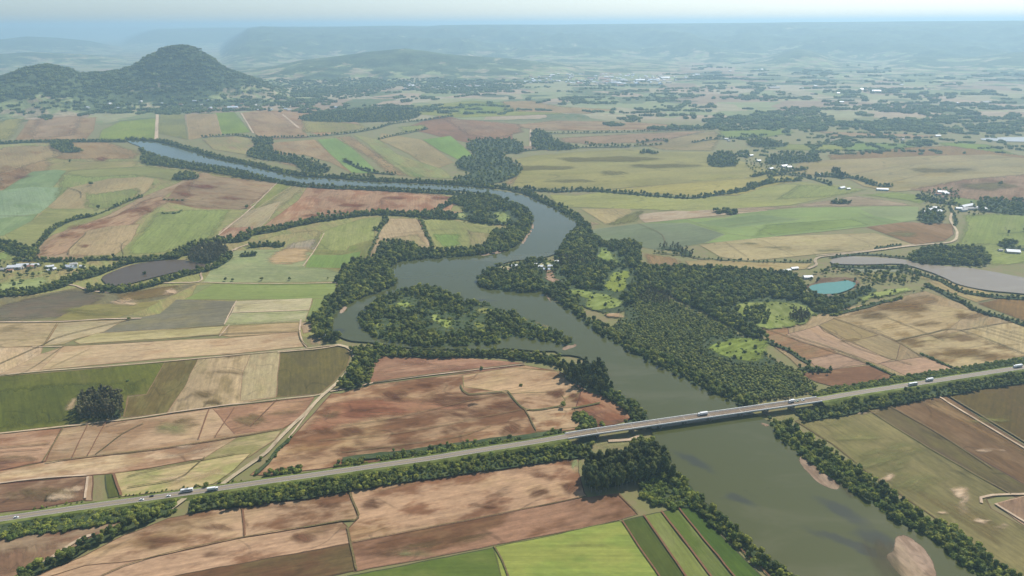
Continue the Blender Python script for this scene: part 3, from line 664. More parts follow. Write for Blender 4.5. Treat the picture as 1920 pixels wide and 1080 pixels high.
# ------------------------------------------------------------------ tracks, ditches and the country roads
TRK = field_mat(surf('c8b294'), surf('b09a7c'), .4, 12, 5)
ROADM = field_mat(surf('c0b090'), surf('a89878'), .4, 12, 6)
DIT = simple('ditch_grass', surf('78704e'), .95, vary=.35)
DITG = simple('ditch_green', surf('5f6a3c'), .95, vary=.3)
FURW = simple('furrow', surf('866650'), .95, vary=.2)
def line_(name, s, width, m, amp=.8):
    q = wp(s); d = math.hypot(*q.mean(0)); ribbon(name, q, width*(.62 if 'ditch' in name else .9)*max(1, (d/1900)), m, nextz(.09), True, amp, 10)
for s, w_ in (("-60,822 0,814 100,803 240,787 400,764 590,743 612,738", 2.4), ("0,705 80,697 310,679 525,659 640,647", 2.4), ("-60,607 0,605 110,604 200,599 265,598", 4),
              ("700,719 820,703 985,684", 2.5), ("620,735 660,728 700,719", 3), ("370,530 500,533 640,531", 2.5), ("568,500 590,470 608,438", 2.4),
              ("404,446 430,425 470,392 525,338", 4), ("440,470 445,466 468,458", 5), ("118,534 140,536 160,543 180,547 215,549 250,543 290,532 372,529 378,512 400,495 420,480 445,465", 4),
              ("0,907 60,900 165,892", 2.5), ("435,587 580,582", 2), ("443,565 420,610", 2), ("60,652 118,651", 2), ("565,600 562,622 566,640 576,652", 3),
              ("1715,459 1640,469 1530,480", 3), ("293,262 295,215", 8), ("560,240 530,215", 6), ("452,212 475,250", 4), ("1650,740 1746,741 1800,770 1990,884", 3), ("1866,946 1930,985 1990,1010", 3),
              ("1840,945 1838,935 1860,930 1925,927", 3), ("135,520 160,512", 5), ("430,610 412,632", 2), ("165,895 160,936", 2.5), ("35,1083 90,1052 150,1012 178,1003", 4),
              ("995,243 994,275", 5), ("600,748 540,825", 2), ("1140,828 1180,826 1200,818", 5)):
    line_('farm_track', s, w_, TRK)
for s, w_ in (("655,917 660,935 673,968 668,976 640,978 570,990", 3), ("652,990 658,1020 669,1070", 3), ("640,978 450,1010 270,1050 190,1082", 1.6), ("455,952 458,985 460,1006", 3), ("985,770 1005,807", 2.5),
              ("660,1018 860,980 1100,932", 1.2), ("640,800 740,785 870,755 950,738", 1.3), ("600,828 760,812 900,785 985,768", 1.3), ("640,850 760,835 860,820 920,800", 1.3),
              ("925,1025 940,1050 958,1098", 2.4), ("1165,977 1245,1095", 2.5), ("1207,968 1297,1098", 3), ("1240,960 1346,1098", 3), ("1270,951 1390,1098", 2.5), ("1299,949 1340,985 1460,1098", 2),
              ("1160,928 1197,965", 2), ("1176,742 1246,858", .1), ("1620,765 1740,840 1895,928", 2.5), ("1658,757 1760,815 1860,880", 2), ("1775,741 1990,873", 4), ("80,867 120,803", 2.5),
              ("135,860 165,797", 2), ("165,855 200,790", 2), ("180,853 230,815 270,795", 2), ("372,825 393,768", 2.5), ("404,820 440,765", 2), ("470,800 520,750", 2), ("240,790 200,800", 1.5), ("0,841 60,836 95,832", 1.5), ("0,849 80,843", 1.5),
              ("85,869 180,856 300,843 445,820 530,805", 2.5), ("228,930 214,890", 4), ("240,915 330,900 360,880 385,858", 2), ("240,895 300,880 440,852", 1.6), ("0,683 75,650 120,630 245,600", 3), ("0,703 45,700 120,650", 1.4), ("95,690 170,655", 1.3), ("80,650 108,606", 2),
              ("100,650 285,640 410,628 565,622", 3), ("560,623 565,640 578,652", 2.4), ("240,628 420,610 560,603", 1.6), ("128,478 130,468 160,440 158,436", 3), ("128,478 215,483 260,482 310,476 370,480", 2), ("165,440 215,428 262,420", 2), ("232,478 228,460 240,450", 2),
              ("722,410 705,455 690,488", 3), ("785,412 812,466", 2.4), ("722,442 780,435 792,434", 2), ("800,432 870,430 885,440 920,442", 2), ("640,478 690,460 705,452", 1.5), ("560,477 600,474 640,478", 1.5),
              ("1100,655 1235,680", .1), ("1428,615 1500,640 1572,664 1630,684", 2.5), ("1480,628 1580,661 1690,712", 2.5), ("1535,611 1600,650 1680,676 1710,685", 2.2), ("1640,568 1660,600 1730,670", .3), ("1562,597 1650,628 1690,645 1730,672", 2.2),
              ("1660,595 1740,627 1770,640", 2.2), ("1680,640 1740,627 1800,620 1920,664", 3), ("1800,621 1920,600", 2), ("1835,612 1990,660", 2), ("1822,615 1990,665", 2), ("1845,610 1990,650", 2), ("1835,567 1890,553", 2),
              ("1285,412 1362,438 1470,450", 2), ("1195,419 1240,440 1245,465", 2.5), ("1365,425 1450,414 1540,409 1640,409", 1.5), ("1410,425 1460,446", 1.5), ("1610,400 1650,415 1780,450", 2), ("1590,442 1650,465", 1.5), ("1430,452 1490,480", 1.5), ("1360,455 1400,482", 1.5),
              ("1160,359 1260,345 1400,334 1480,330", 2), ("1580,330 1700,310 1830,298 1920,296", 2), ("1640,350 1760,322 1860,312", 2), ("465,398 480,390 520,378", 1.5), ("480,430 525,420 590,400", 1.5), ("870,725 866,735 880,742 950,737 1046,735", .8),
              ("125,352 150,360 152,372", 3), ("0,405 60,405 100,400", 3), ("100,470 200,420 260,395", .1), ("262,370 290,350 325,340", 1.5), ("300,392 280,425 255,440", 1.5)):
    if w_ > .15: line_('ditch', s, w_, DIT if len(s) % 3 else FURW)
for s, w_ in (("863,724 868,735 878,741 940,736 951,734", 3), ("951,734 985,769 1045,764 1062,760", 3), ("1072,767 1100,762 1125,757", 4), ("700,719 820,702 985,683", 2)):
    line_('grass_ditch', s, w_, DITG)
line_('country_road', "300,967 322,955 345,938 352,930", 6, ROADM, .3)
line_('country_road', "418,910 440,893 480,865 500,850 522,826 548,800 570,780 600,748 640,712 660,686 665,672 660,658 650,652 632,648", 5.5, ROADM, .6)
line_('country_road', "1783,384 1786,395 1782,412 1788,425 1794,436 1791,450 1776,456 1740,459 1690,464 1640,471 1560,480 1534,484 1528,490 1530,498 1515,505", 6, ROADM, .6)
line_('field_border', "640,648 600,655 520,662", 2.5, TRK)
FL1 = [(480, 885), (500, 868), (525, 842), (545, 815), (512, 850), (490, 870)]

# ------------------------------------------------------------------ highway and bridge
HWP = [(-80, 984, 2.4), (0, 973, 2.4), (100, 958.5, 2.4), (200, 944.5, 2.4), (300, 931, 2.4), (400, 917, 2.4), (500, 902.5, 2.4), (600, 888.5, 2.8), (700, 874, 3.4), (800, 860, 4.4), (900, 844, 5.6), (1000, 828.5, 7.5),
       (1062, 818, 8.5), (1120, 808.5, 8.5), (1250, 789.5, 8.5), (1400, 768, 8.5), (1536, 748.5, 8.5), (1600, 737.5, 7.5), (1700, 722, 6), (1800, 706.5, 5), (1920, 688, 4.5), (2060, 666, 4.5)]
HW = np.array([up(x, y, z)+(z,) for x, y, z in HWP]); HW2 = HW[:, :2]
def fine_line(step=10):
    q = resample(HW, step, False, True); return q
HWF = fine_line(8)
asph, nt, b = mat('asphalt'); b.inputs['Roughness'].default_value = .85
uv = nd(nt, 'ShaderNodeUVMap').outputs[0]
f = noise_tex(nt, scaled(nt, uv, (1/60, 1/1.3, 1)), 1, 5, .65)
nt.links.new(mix(nt, maprange(nt, f, .3, .7, 0, 1), surf('87827a'), surf('989285')), b.inputs['Base Color'])
grassm = field_mat(surf('7b8c4e'), surf('5f7342'), .5, 12, 9)
whitep = simple('road_paint', (.7, .7, .66), .6); yellowp = simple('yellow_paint', (.6, .42, .08), .6)
def strip3(name, q, o0, o1, dz0, dz1, m, kind='structure', parent=None, absz=None):
    N = normals(q[:, :2], False); n = len(q)
    a = q[:, :2]+N*o0; c = q[:, :2]+N*o1
    za = q[:, 2]+dz0 if absz is None else q[:, 2]*0+absz[0]; zc = q[:, 2]+dz1
    if absz is not None and absz[1] is not None: zc = q[:, 2]*0+absz[1]
    verts = [(a[i, 0], a[i, 1], za[i]) for i in range(n)]+[(c[i, 0], c[i, 1], zc[i]) for i in range(n)]
    faces = [(i, n+i, n+i+1, i+1) for i in range(n-1)]
    s = np.r_[0, np.cumsum(np.hypot(*np.diff(q[:, :2], axis=0).T))]
    uvv = np.r_[np.stack([s, np.full(n, o0)], 1), np.stack([s, np.full(n, o1)], 1)]
    o = new_obj(name, verts, faces, [m], parent=parent, uv=uvv)
    return tag(o, kind=kind) if kind else o
BL, BR = HW2[12], HW2[16]
dL = np.hypot(*(HWF[:, :2]-BL).T); dR = np.hypot(*(HWF[:, :2]-BR).T)
iL, iR = int(dL.argmin()), int(dR.argmin())
for seg in (HWF[:iL+1], HWF[iR:]):
    strip3('highway', seg, -4.3, 4.3, .02, .02, asph)
    strip3('roadside_verge', seg, 4.3, 7.5, 0, -.5, grassm); strip3('roadside_verge', seg, -7.5, -4.3, -.5, 0, grassm)
    strip3('embankment', seg, 9.5, 20, -.6, None, grassm) if False else None
    N = normals(seg[:, :2], False); n = len(seg)
    for sgn in (1, -1):
        a = seg[:, :2]+N*7.5*sgn; wdt = 7.5+(seg[:, 2]-.5)*1.5; c = seg[:, :2]+N*wdt[:, None]*sgn
        verts = [(a[i, 0], a[i, 1], seg[i, 2]-.5) for i in range(n)]+[(c[i, 0], c[i, 1], -.05) for i in range(n)]
        faces = [(i, n+i, n+i+1, i+1) for i in range(n-1)]
        tag(new_obj('embankment', verts, faces, [grassm], uv=np.r_[a, c]), kind='structure')
    for off in (-3.7, 3.7): strip3('edge_line', seg, off-.08, off+.08, .035, .035, whitep)
    strip3('centre_line', seg, -.1, .1, .035, .035, yellowp)
# bridge: one thing with deck, parapets, girders, piers, joints
bq = HWF[iL:iR+1]; bc = bq.mean(0)
deckm = field_mat(surf('857d74'), surf('938a80'), .4, 6, 2, levee=0, grain=.5); conc = simple('concrete', surf('b8b2a4'), .8, vary=.12); concd = simple('weathered_concrete', surf('8f897c'), .85, vary=.2)
parm = simple('parapet_paint', (.74, .73, .68), .6, vary=.1)
bridge = tag(empty('bridge', (0, 0, 0)), 'long concrete road bridge with pale parapets crossing the river on piers', 'bridge')
def solid(name, q, o0, o1, z0, z1, m, parent):
    N = normals(q[:, :2], False); n = len(q); V = []
    for o_, z_ in ((o0, z0), (o1, z0), (o1, z1), (o0, z1)):
        V += [(q[i, 0]+N[i, 0]*o_, q[i, 1]+N[i, 1]*o_, q[i, 2]+z_) for i in range(n)]
    Fc = []
    for k in range(4):
        a, c = k*n, ((k+1) % 4)*n
        Fc += [(a+i, a+i+1, c+i+1, c+i) for i in range(n-1)]
    Fc += [(0, n, 2*n, 3*n), (n-1, 4*n-1, 3*n-1, 2*n-1)]
    uvv = np.zeros((4*n, 2)); s = np.r_[0, np.cumsum(np.hypot(*np.diff(q[:, :2], axis=0).T))]
    for k, o_ in enumerate((o0, o1, o1, o0)): uvv[k*n:(k+1)*n] = np.stack([s, np.full(n, o_)], 1)
    return new_obj(name, V, Fc, [m], parent=parent, uv=uvv)
solid('deck', bq, -5.0, 5.0, -.35, .0, deckm, bridge)
solid('parapet', bq, -5.6, -5.02, -.5, 1.05, parm, bridge); solid('parapet', bq, 5.02, 5.6, -.5, 1.05, parm, bridge)
solid('walkway', bq, 4.1, 5.0, .003, .2, conc, bridge); solid('walkway', bq, -5.0, -4.1, .003, .2, conc, bridge)
for o_ in (-3.6, 0, 3.6): solid('girder', bq, o_-.45, o_+.45, -2.2, -.36, concd, bridge)
strip3('centre_line', bq, -.1, .1, .012, .012, yellowp, None, bridge)
Nb = normals(bq[:, :2], False)
for x_ in (1124, 1180, 1232, 1284, 1334, 1385, 1436, 1486):
    zz = 8.5; p0 = np.array(up(x_, np.interp(x_, [t[0] for t in HWP], [t[1] for t in HWP]), zz))
    i = int(np.hypot(*(bq[:, :2]-p0).T).argmin()); c = bq[i]; N = Nb[i]; T = np.array([N[1], -N[0]])
    j = new_obj('expansion_joint', [(*(c[:2]+N*a_+T*b_), c[2]+.014) for a_, b_ in ((-4.05, -.2), (4.05, -.2), (4.05, .2), (-4.05, .2))], [(0, 1, 2, 3)], [conc], bridge)
    bm = bmesh.new()
    def bx(cx, cy, sx_, sy_, z0, z1, taper=1.):
        vs = []
        for z_, k in ((z0, 1.), (z1, taper)):
            for sa, sb in ((-1, -1), (1, -1), (1, 1), (-1, 1)):
                pt = c[:2]+N*(cx+sa*sx_*k/2)+T*(cy+sb*sy_*k/2); vs.append(bm.verts.new((pt[0], pt[1], z_)))
        for f_ in ((3, 2, 1, 0), (4, 5, 6, 7), (0, 1, 5, 4), (1, 2, 6, 5), (2, 3, 7, 6), (3, 0, 4, 7)): bm.faces.new([vs[k] for k in f_])
    bx(0, 0, 9.6, 1.6, c[2]-3.3, c[2]-2.21)
    bx(-3.3, 0, 1.5, 1.5, .6, c[2]-3.31); bx(3.3, 0, 1.5, 1.5, .6, c[2]-3.31); bx(0, 0, 10, 3.2, -.5, 2.2)
    me = bpy.data.meshes.new('pier'); bm.to_mesh(me); bm.free(); me.materials.append(concd)
    o = bpy.data.objects.new('pier', me); sc.collection.objects.link(o); o.parent = bridge

# ------------------------------------------------------------------ trees
def leaf_mat(name, dark, light, tint=None, rs=.35):
    m, nt, b = mat(name); b.inputs['Roughness'].default_value = .8; b.inputs['Specular IOR Level'].default_value = .2
    tc = nd(nt, 'ShaderNodeTexCoord').outputs['Object']
    f = noise_tex(nt, tc, rs, 4, .7)
    oi = nd(nt, 'ShaderNodeObjectInfo').outputs['Random']
    col = mix(nt, maprange(nt, f, .35, .65, 0, 1), dark, light)
    col = mix(nt, maprange(nt, oi, .35, 1, 0, 1.0, False), col, tint or tuple(v*1.5 for v in light[:3])+(1,))
    o2 = math_(nt, 'FRACT', math_(nt, 'MULTIPLY', oi, 37.7), 0)
    v = nd(nt, 'ShaderNodeVectorMath', operation='SCALE'); nt.links.new(col, v.inputs[0]); nt.links.new(maprange(nt, o2, 0, 1, .62, 1.42, False), v.inputs[3])
    nt.links.new(v.outputs[0], b.inputs['Base Color'])
    # thin leaves let part of the light through
    tr = nd(nt, 'ShaderNodeBsdfTranslucent'); nt.links.new(v.outputs[0], tr.inputs[0])
    ms = nd(nt, 'ShaderNodeMixShader'); ms.inputs[0].default_value = .33
    nt.links.new(b.outputs[0], ms.inputs[1]); nt.links.new(tr.outputs[0], ms.inputs[2])
    nt.links.new(ms.outputs[0], nt.nodes['Material Output'].inputs[0]); return m
LEAF = leaf_mat('leaves', (0.067, 0.093, 0.025, 1), (0.166, 0.206, 0.045, 1), (0.305, 0.312, 0.055, 1))
LEAFE = leaf_mat('eucalyptus_leaves', (0.046, 0.063, 0.022, 1), (0.106, 0.135, 0.040, 1), (0.169, 0.180, 0.047, 1))
LEAFS = leaf_mat('shrub_leaves', (0.090, 0.126, 0.029, 1), (0.199, 0.256, 0.053, 1), (0.329, 0.340, 0.059, 1), .5)
LEAFP = leaf_mat('young_leaves', (0.099, 0.128, 0.041, 1), (0.212, 0.247, 0.068, 1), (0.325, 0.325, 0.079, 1), .5)
LEAFG = leaf_mat('grey_leaves', (0.121, 0.110, 0.053, 1), (0.224, 0.195, 0.097, 1), (0.191, 0.185, 0.077, 1))
BARK = simple('bark', (.12, .095, .07), .9); BARKP = simple('pale_bark', (.26, .24, .20), .8)
LEAFF = leaf_mat('distant_leaves', (0.087, 0.123, 0.042, 1), (0.175, 0.223, 0.063, 1), (0.227, 0.264, 0.069, 1), .12)
bm = bmesh.new(); bmesh.ops.create_icosphere(bm, subdivisions=2, radius=1)
ICO_V = np.array([v.co for v in bm.verts]); ICO_F = np.array([[v.index for v in f.verts] for f in bm.faces]); bm.free()
def crown_arrays(rng, lumps, nleaf, leaf):
    """lumps: rows x,y,z,rx,rz.  A ragged solid core plus leaf-sized faces over each lump"""
    V, Fc = [], []; n0 = 0
    for x, y, z, rx, rz in lumps:
        v = ICO_V*np.array([rx, rx, rz])*(.74+.34*rng.random((len(ICO_V), 1)))+[x, y, z]
        V.append(v); Fc.append(ICO_F+n0); n0 += len(v)
    tri = np.vstack(Fc); Q = []
    per = max(1, nleaf//len(lumps))
    for x, y, z, rx, rz in lumps:
        d = rng.normal(size=(per, 3)); d[:, 2] = d[:, 2]*.8+.25; d /= np.linalg.norm(d, axis=1)[:, None]
        c = d*np.array([rx, rx, rz])*(.86+.30*rng.random((per, 1)))+[x, y, z]
        nrm = d+rng.normal(size=(per, 3))*.55; nrm /= np.linalg.norm(nrm, axis=1)[:, None]
        a = np.cross(nrm, rng.normal(size=(per, 3))); a /= np.linalg.norm(a, axis=1)[:, None]; b_ = np.cross(nrm, a)
        s = leaf*(.6+.8*rng.random((per, 1)))
        q = np.stack([c-a*s-b_*s*.7, c+a*s-b_*s*.5, c+a*s*.8+b_*s*.7, c-a*s*.7+b_*s*.6], 1)
        Q.append(q.reshape(-1, 3))
    Qv = np.vstack(Q); quads = np.arange(len(Qv)).reshape(-1, 4)+n0
    return np.vstack(V+[Qv]), [tuple(t) for t in tri]+[tuple(t) for t in quads]
def trunk_arrays(rng, h, r, limbs=3, spread=2.):
    V, Fc = [], []
    def seg(p0, p1, r0, r1, k=6):
        n0 = len(V); p0, p1 = np.array(p0), np.array(p1)
        for p, rr_ in ((p0, r0), ((p0+p1)/2+rng.normal(size=3)*.12, (r0+r1)/2), (p1, r1)):
            for i in range(k): V.append((p[0]+rr_*math.cos(i*6.283/k), p[1]+rr_*math.sin(i*6.283/k), p[2]))
        for L in range(2):
            for i in range(k): j = (i+1) % k; Fc.append((n0+L*k+i, n0+L*k+j, n0+(L+1)*k+j, n0+(L+1)*k+i))
    seg((0, 0, -.5), (0, 0, h), r, r*.55)
    for i in range(limbs):
        a = i*2.4+rng.random(); seg((0, 0, h*(.55+.15*i/limbs*2)), (spread*math.cos(a), spread*math.sin(a), h*1.25), r*.45, r*.15)
    return np.array(V), Fc
def make_kind(kind, seed):
    rng = np.random.default_rng(seed)
    if kind == 'broad':
        H = rng.uniform(6.5, 12.5); W = rng.uniform(6.5, 12.5); L = []
        for i in range(11):
            a = rng.uniform(0, 6.28); t = rng.random()**.6; zz = rng.uniform(.38, .86)
            rr_ = W*.5*t*.68*(1.25-zz*.6); s = W*rng.uniform(.15, .25)
            L.append((rr_*math.cos(a), rr_*math.sin(a), H*zz, s, s*.85))
        L.append((0, 0, H*.6, W*.3, H*.24)); lf, nl, cm, tm = .55, 520, LEAF, BARK; th, tr_ = H*.45, .3
    elif kind == 'eucalypt':
        H = rng.uniform(16, 21); W = rng.uniform(6.5, 8.5); L = []
        for i in range(13):
            zz = .42+.52*i/12; a = rng.uniform(0, 6.28); rr_ = W*.30*rng.random()**.5; s = W*rng.uniform(.17, .27)
            L.append((rr_*math.cos(a), rr_*math.sin(a), H*zz, s, s*1.25))
        lf, nl, cm, tm = .5, 560, LEAFE, BARKP; th, tr_ = H*.7, .32
    elif kind == 'grey':
        H = rng.uniform(15, 21); W = rng.uniform(5.5, 7.5); L = []
        for i in range(14):
            zz = .30+.66*i/13; a = rng.uniform(0, 6.28); rr_ = W*.34*rng.random()**.5; s = W*rng.uniform(.12, .19)
            L.append((rr_*math.cos(a), rr_*math.sin(a), H*zz, s, s*1.3))
        lf, nl, cm, tm = .45, 620, LEAFG, BARKP; th, tr_ = H*.8, .22
    elif kind == 'young':
        H = rng.uniform(3.6, 5.6); W = rng.uniform(3.2, 4.4)
        L = [(rng.normal()*.55, rng.normal()*.55, H*(.32+.11*i), W*rng.uniform(.26, .4), H*.17) for i in range(5)]
        lf, nl, cm, tm = .33, 170, LEAFP, BARK; th, tr_ = H*.5, .1
    elif kind == 'shrub':
        H = rng.uniform(3, 4.6); W = rng.uniform(4.5, 7); L = []
        for i in range(6):
            a = i+rng.random(); L.append((W*.27*math.cos(a)*rng.random()**.4, W*.27*math.sin(a), H*rng.uniform(.28, .62), W*rng.uniform(.17, .26), H*.28))
        lf, nl, cm, tm = .42, 220, LEAFS, BARK; th, tr_ = H*.4, .12
    elif kind == 'clump':
        L = []
        ex, ey = rng.uniform(9, 27), rng.uniform(5, 17)
        for i in range(int(8+ex*ey/16)):
            a = rng.uniform(0, 6.28); t = math.sqrt(rng.random())*rng.choice([1, 1, 1.35]); s = rng.uniform(2.4, 6.2)
            L.append((ex*t*math.cos(a), ey*t*math.sin(a), rng.uniform(.7, 1.5)*s, s, s*.95))
        lf, nl, cm, tm = 1.3, 650, LEAFF, BARK; th, tr_ = 6, .4; H = 12
    cv, cf = crown_arrays(rng, L, nl, lf)
    tv, tf = trunk_arrays(rng, th, tr_, 2 if kind in ('young', 'shrub') else 4, 1. if kind in ('young', 'shrub') else 2.2)
    c = bpy.data.meshes.new('crown'); c.from_pydata(cv.tolist(), [], cf); c.materials.append(cm)
    t = bpy.data.meshes.new('trunk'); t.from_pydata(tv.tolist(), [], tf); t.materials.append(tm)
    full = bpy.data.meshes.new(kind); n0 = len(cv)
    full.from_pydata(cv.tolist()+tv.tolist(), [], cf+[tuple(i+n0 for i in f_) for f_ in tf]); full.materials.append(cm); full.materials.append(tm)
    full.polygons.foreach_set('material_index', [0]*len(cf)+[1]*len(tf))
    return dict(kind=kind, crown=c, trunk=t, full=full, H=H)
KINDS = [('broad', 9), ('eucalypt', 3), ('grey', 3), ('young', 3), ('shrub', 4), ('clump', 8)]
VAR = []; VIDX = {}
for k, n in KINDS:
    VIDX[k] = list(range(len(VAR), len(VAR)+n))
    for i in range(n): VAR.append(make_kind(k, 100+len(VAR)))
TREES = []        # (x, y, z, variant, rot, sx, sz, place)
PLACES = {}
HWF2 = HWF[:, :2]
BRQ = bq[:, :2]
def plant(pts, kind, place, smin=.75, smax=1.2, zs=None, keep_water=False, road=13., z0=.2):
    pts = np.asarray(pts, float).reshape(-1, 2)
    if not len(pts): return
    k = np.ones(len(pts), bool)
    if not keep_water:
        k &= ~inside(pts, WRIV)
        for l_ in WLAKE: k &= ~inside(pts, l_)
    near = np.hypot(pts[:, 0], pts[:, 1]) < 2500
    if road and near.any():
        dd = np.full(len(pts), 1e9); dd[near] = seg_dist(pts[near], HWF2[::3]); k &= dd > road
    pts = pts[k]
    if len(pts) == 0: return
    zz = np.full(len(pts), z0) if zs is None else zs(pts[:, 0], pts[:, 1])
    if road and zs is None:
        for i in range(len(pts)):
            if np.hypot(*pts[i]) < 2500:
                q = np.hypot(*(HWF2-pts[i]).T); k_ = int(q.argmin()); zz[i] = max(z0, HWF[k_, 2]-.9-(q[k_]-7.5)/1.5) if q[k_] < 25 and not iL < k_ < iR else z0
    for (x, y), z in zip(pts, zz):
        s = random.uniform(smin, smax)
        TREES.append((x, y, float(z), random.choice(VIDX[kind]), random.uniform(0, 6.283), s, s*random.uniform(.85, 1.15), place))
def grid_in(poly, sp, jit=.42, holes=()):
    lo, hi = poly.min(0), poly.max(0)
    gx_, gy_ = np.meshgrid(np.arange(lo[0], hi[0], sp), np.arange(lo[1], hi[1], sp))
    p = np.stack([gx_.ravel(), gy_.ravel()], 1); p[::1] += RNG.uniform(-jit, jit, p.shape)*sp
    p = p[inside(p, poly)]
    for h in holes:
        p = p[~inside(p, h)]
        if len(p): p = p[(RNG.random(len(p)) > .55) | (seg_dist(p, np.vstack([h, h[:1]])) > 12)]
    return p
HOLES = [rough(resample(wp(s), 8, True, True), 13, 28, 4.) for s in (
  "1115,483 1125,464 1150,474 1166,490 1160,498 1130,492", "1128,530 1148,510 1182,510 1180,535 1170,552 1140,550", "1062,543 1100,545 1150,555 1177,574 1150,590 1125,588 1100,580 1085,562",
  "735,572 762,560 782,568 782,580 765,586 742,582", "795,592 812,580 840,592 868,608 858,622 830,628 806,616", "885,578 915,574 940,584 920,594 892,594", "700,610 718,603 738,612 722,624 704,622", "878,610 900,602 920,612 905,624 884,622", "1325,650 1360,640 1400,636 1440,645 1432,662 1440,676 1400,680 1350,670",
  "930,500 975,497 975,505 940,510", "1005,496 1030,490 1045,500 1040,515 1065,530 1040,535 1018,518 1000,505", "1375,575 1430,565 1500,570 1530,590 1500,612 1440,618 1400,605", "1517,527 1560,515 1610,522 1608,540 1560,556 1525,555",
  "980,595 1010,603 1030,618 1010,615 985,604", "1650,545 1720,538 1735,546 1660,560 1600,575 1610,560", "925,398 955,398 962,415 940,420 925,410", "850,400 880,400 885,410 860,410", "1120,590 1170,587 1175,600 1140,602")]
def wood(pts, kind, sp, place, smin=.75, smax=1.2, floor=True, holes=True, keep=False, z0=.2):
    w_ = resample(wp(pts), 15, True, True)
    if not keep:     # the wood runs right down to the water
        A_ = .5*np.sum(w_[:, 0]*np.roll(w_[:, 1], -1)-np.roll(w_[:, 0], -1)*w_[:, 1]); nr_ = seg_dist(w_, np.vstack([WRIV, WRIV[:1]])) < 24
        w_ = w_-normals(w_, True)*(1 if A_ > 0 else -1)*(nr_*14.)[:, None]
    p = grid_in(w_, sp, holes=HOLES if holes else ())
    plant(p, kind, place, smin, smax, keep_water=keep, z0=z0)
    if floor:
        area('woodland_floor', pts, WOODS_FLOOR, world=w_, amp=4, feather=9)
def belt(pts, width, sp, kind, place, smin=.75, smax=1.2, floor=True, gap=0., world=None, off=0., keep=False, road=13.):
    l_ = resample(wp(pts) if world is None else world, sp, False, True); N = normals(l_, False); rows = max(1, int(round(width/sp)))
    out = []
    for r_ in range(rows):
        o_ = (r_+.5)/rows*width-width/2+off
        out.append(l_+N*o_+RNG.uniform(-.4, .4, l_.shape)*sp)
    p = np.vstack(out)
    if gap: p = p[np.array([mnoise.noise(Vector((a_/45, b_/45, 3))) > gap-.5 for a_, b_ in p])]
    plant(p, kind, place, smin, smax, road=road, keep_water=keep)
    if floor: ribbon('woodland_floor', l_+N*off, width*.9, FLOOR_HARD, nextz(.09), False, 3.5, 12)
B, E, G_, Y_, S, C_ = 'broad', 'eucalypt', 'grey', 'young', 'shrub', 'clump'
# island and river banks
wood("735,500 743,527 735,545 690,562 650,582 628,602 622,638 606,625 598,600 612,570 634,545 630,525 645,505 670,490 700,490 720,497", B, 7, 'on the left bank of the bend')
wood("690,497 705,480 712,460 740,455 775,460 790,470 850,470 905,464 925,440 960,430 985,440 962,466 920,475 860,481 800,486 745,493 715,502", B, 7.5, 'on the far bank of the bend')
wood("845,375 870,372 925,368 965,383 990,397 999,410 997,424 985,444 962,466 930,460 922,445 930,436 975,432 960,425 900,420 860,413 800,410 790,402 850,401 872,392 842,380", B, 8, 'on the wooded peninsula')
wood("1050,698 1080,694 1115,706 1135,724 1128,736 1090,728 1055,714", E, 6.5, 'in the tall clump beside the bridge field', .75, 1.05)
wood("1094,895 1100,882 1130,872 1165,866 1200,862 1225,868 1243,882 1245,892 1220,902 1180,914 1120,928 1100,921", E, 4.8, 'in the tall dark grove below the bridge', .8, 1.1)
wood("1215,900 1262,893 1292,905 1300,925 1285,945 1250,955 1215,945 1195,920", S, 5, 'in the scrub by the grove', .8, 1.5)
wood("1200,840 1222,838 1262,893 1240,895 1230,870", B, 7, 'on the bank by the grove', .6, .9)
wood("1085,800 1120,815 1125,830 1100,855 1085,850 1078,830", B, 6.5, 'by the bridge end', .5, .8)
wood("1075,770 1100,778 1120,790 1135,798 1100,802 1080,795", S, 5, 'by the bridge end', .8, 1.3)
wood("1165,795 1190,782 1215,788 1222,800 1190,800", B, 6.5, 'by the bridge end', .5, .8)
wood("632,727 650,700 658,690 668,665 700,660 715,668 700,690 695,720 675,730 650,733", B, 6.5, 'in the wedge of wood by the dirt road', .6, .95)
wood("355,482 372,468 405,462 427,470 424,485 398,494 358,494", G_, 6.5, 'in the grey clump by the lake', .7, 1.)
wood("152,788 150,765 165,752 200,748 228,755 236,775 228,786 190,788", G_, 5.8, 'in the grey clump on the green field', .95, 1.25)
wood("1447,803 1470,800 1500,812 1540,838 1580,868 1640,912 1700,955 1760,990 1800,1020 1860,1060 1920,1105 1850,1110 1790,1058 1745,1024 1700,1002 1660,968 1615,944 1575,914 1540,890 1500,858 1465,832", S, 5.5, 'on the right bank below the bridge', .8, 1.5)
wood("1280,905 1300,912 1345,955 1395,1000 1450,1045 1500,1088 1540,1130 1500,1110 1450,1060 1400,1020 1350,975 1300,935", S, 6, 'on the left bank below the bridge', .8, 1.4)
wood("1185,530 1220,535 1262,556 1250,572 1215,572 1190,560", G_, 6, 'in the grey trees on top of the plantation', .4, .6, floor=False)
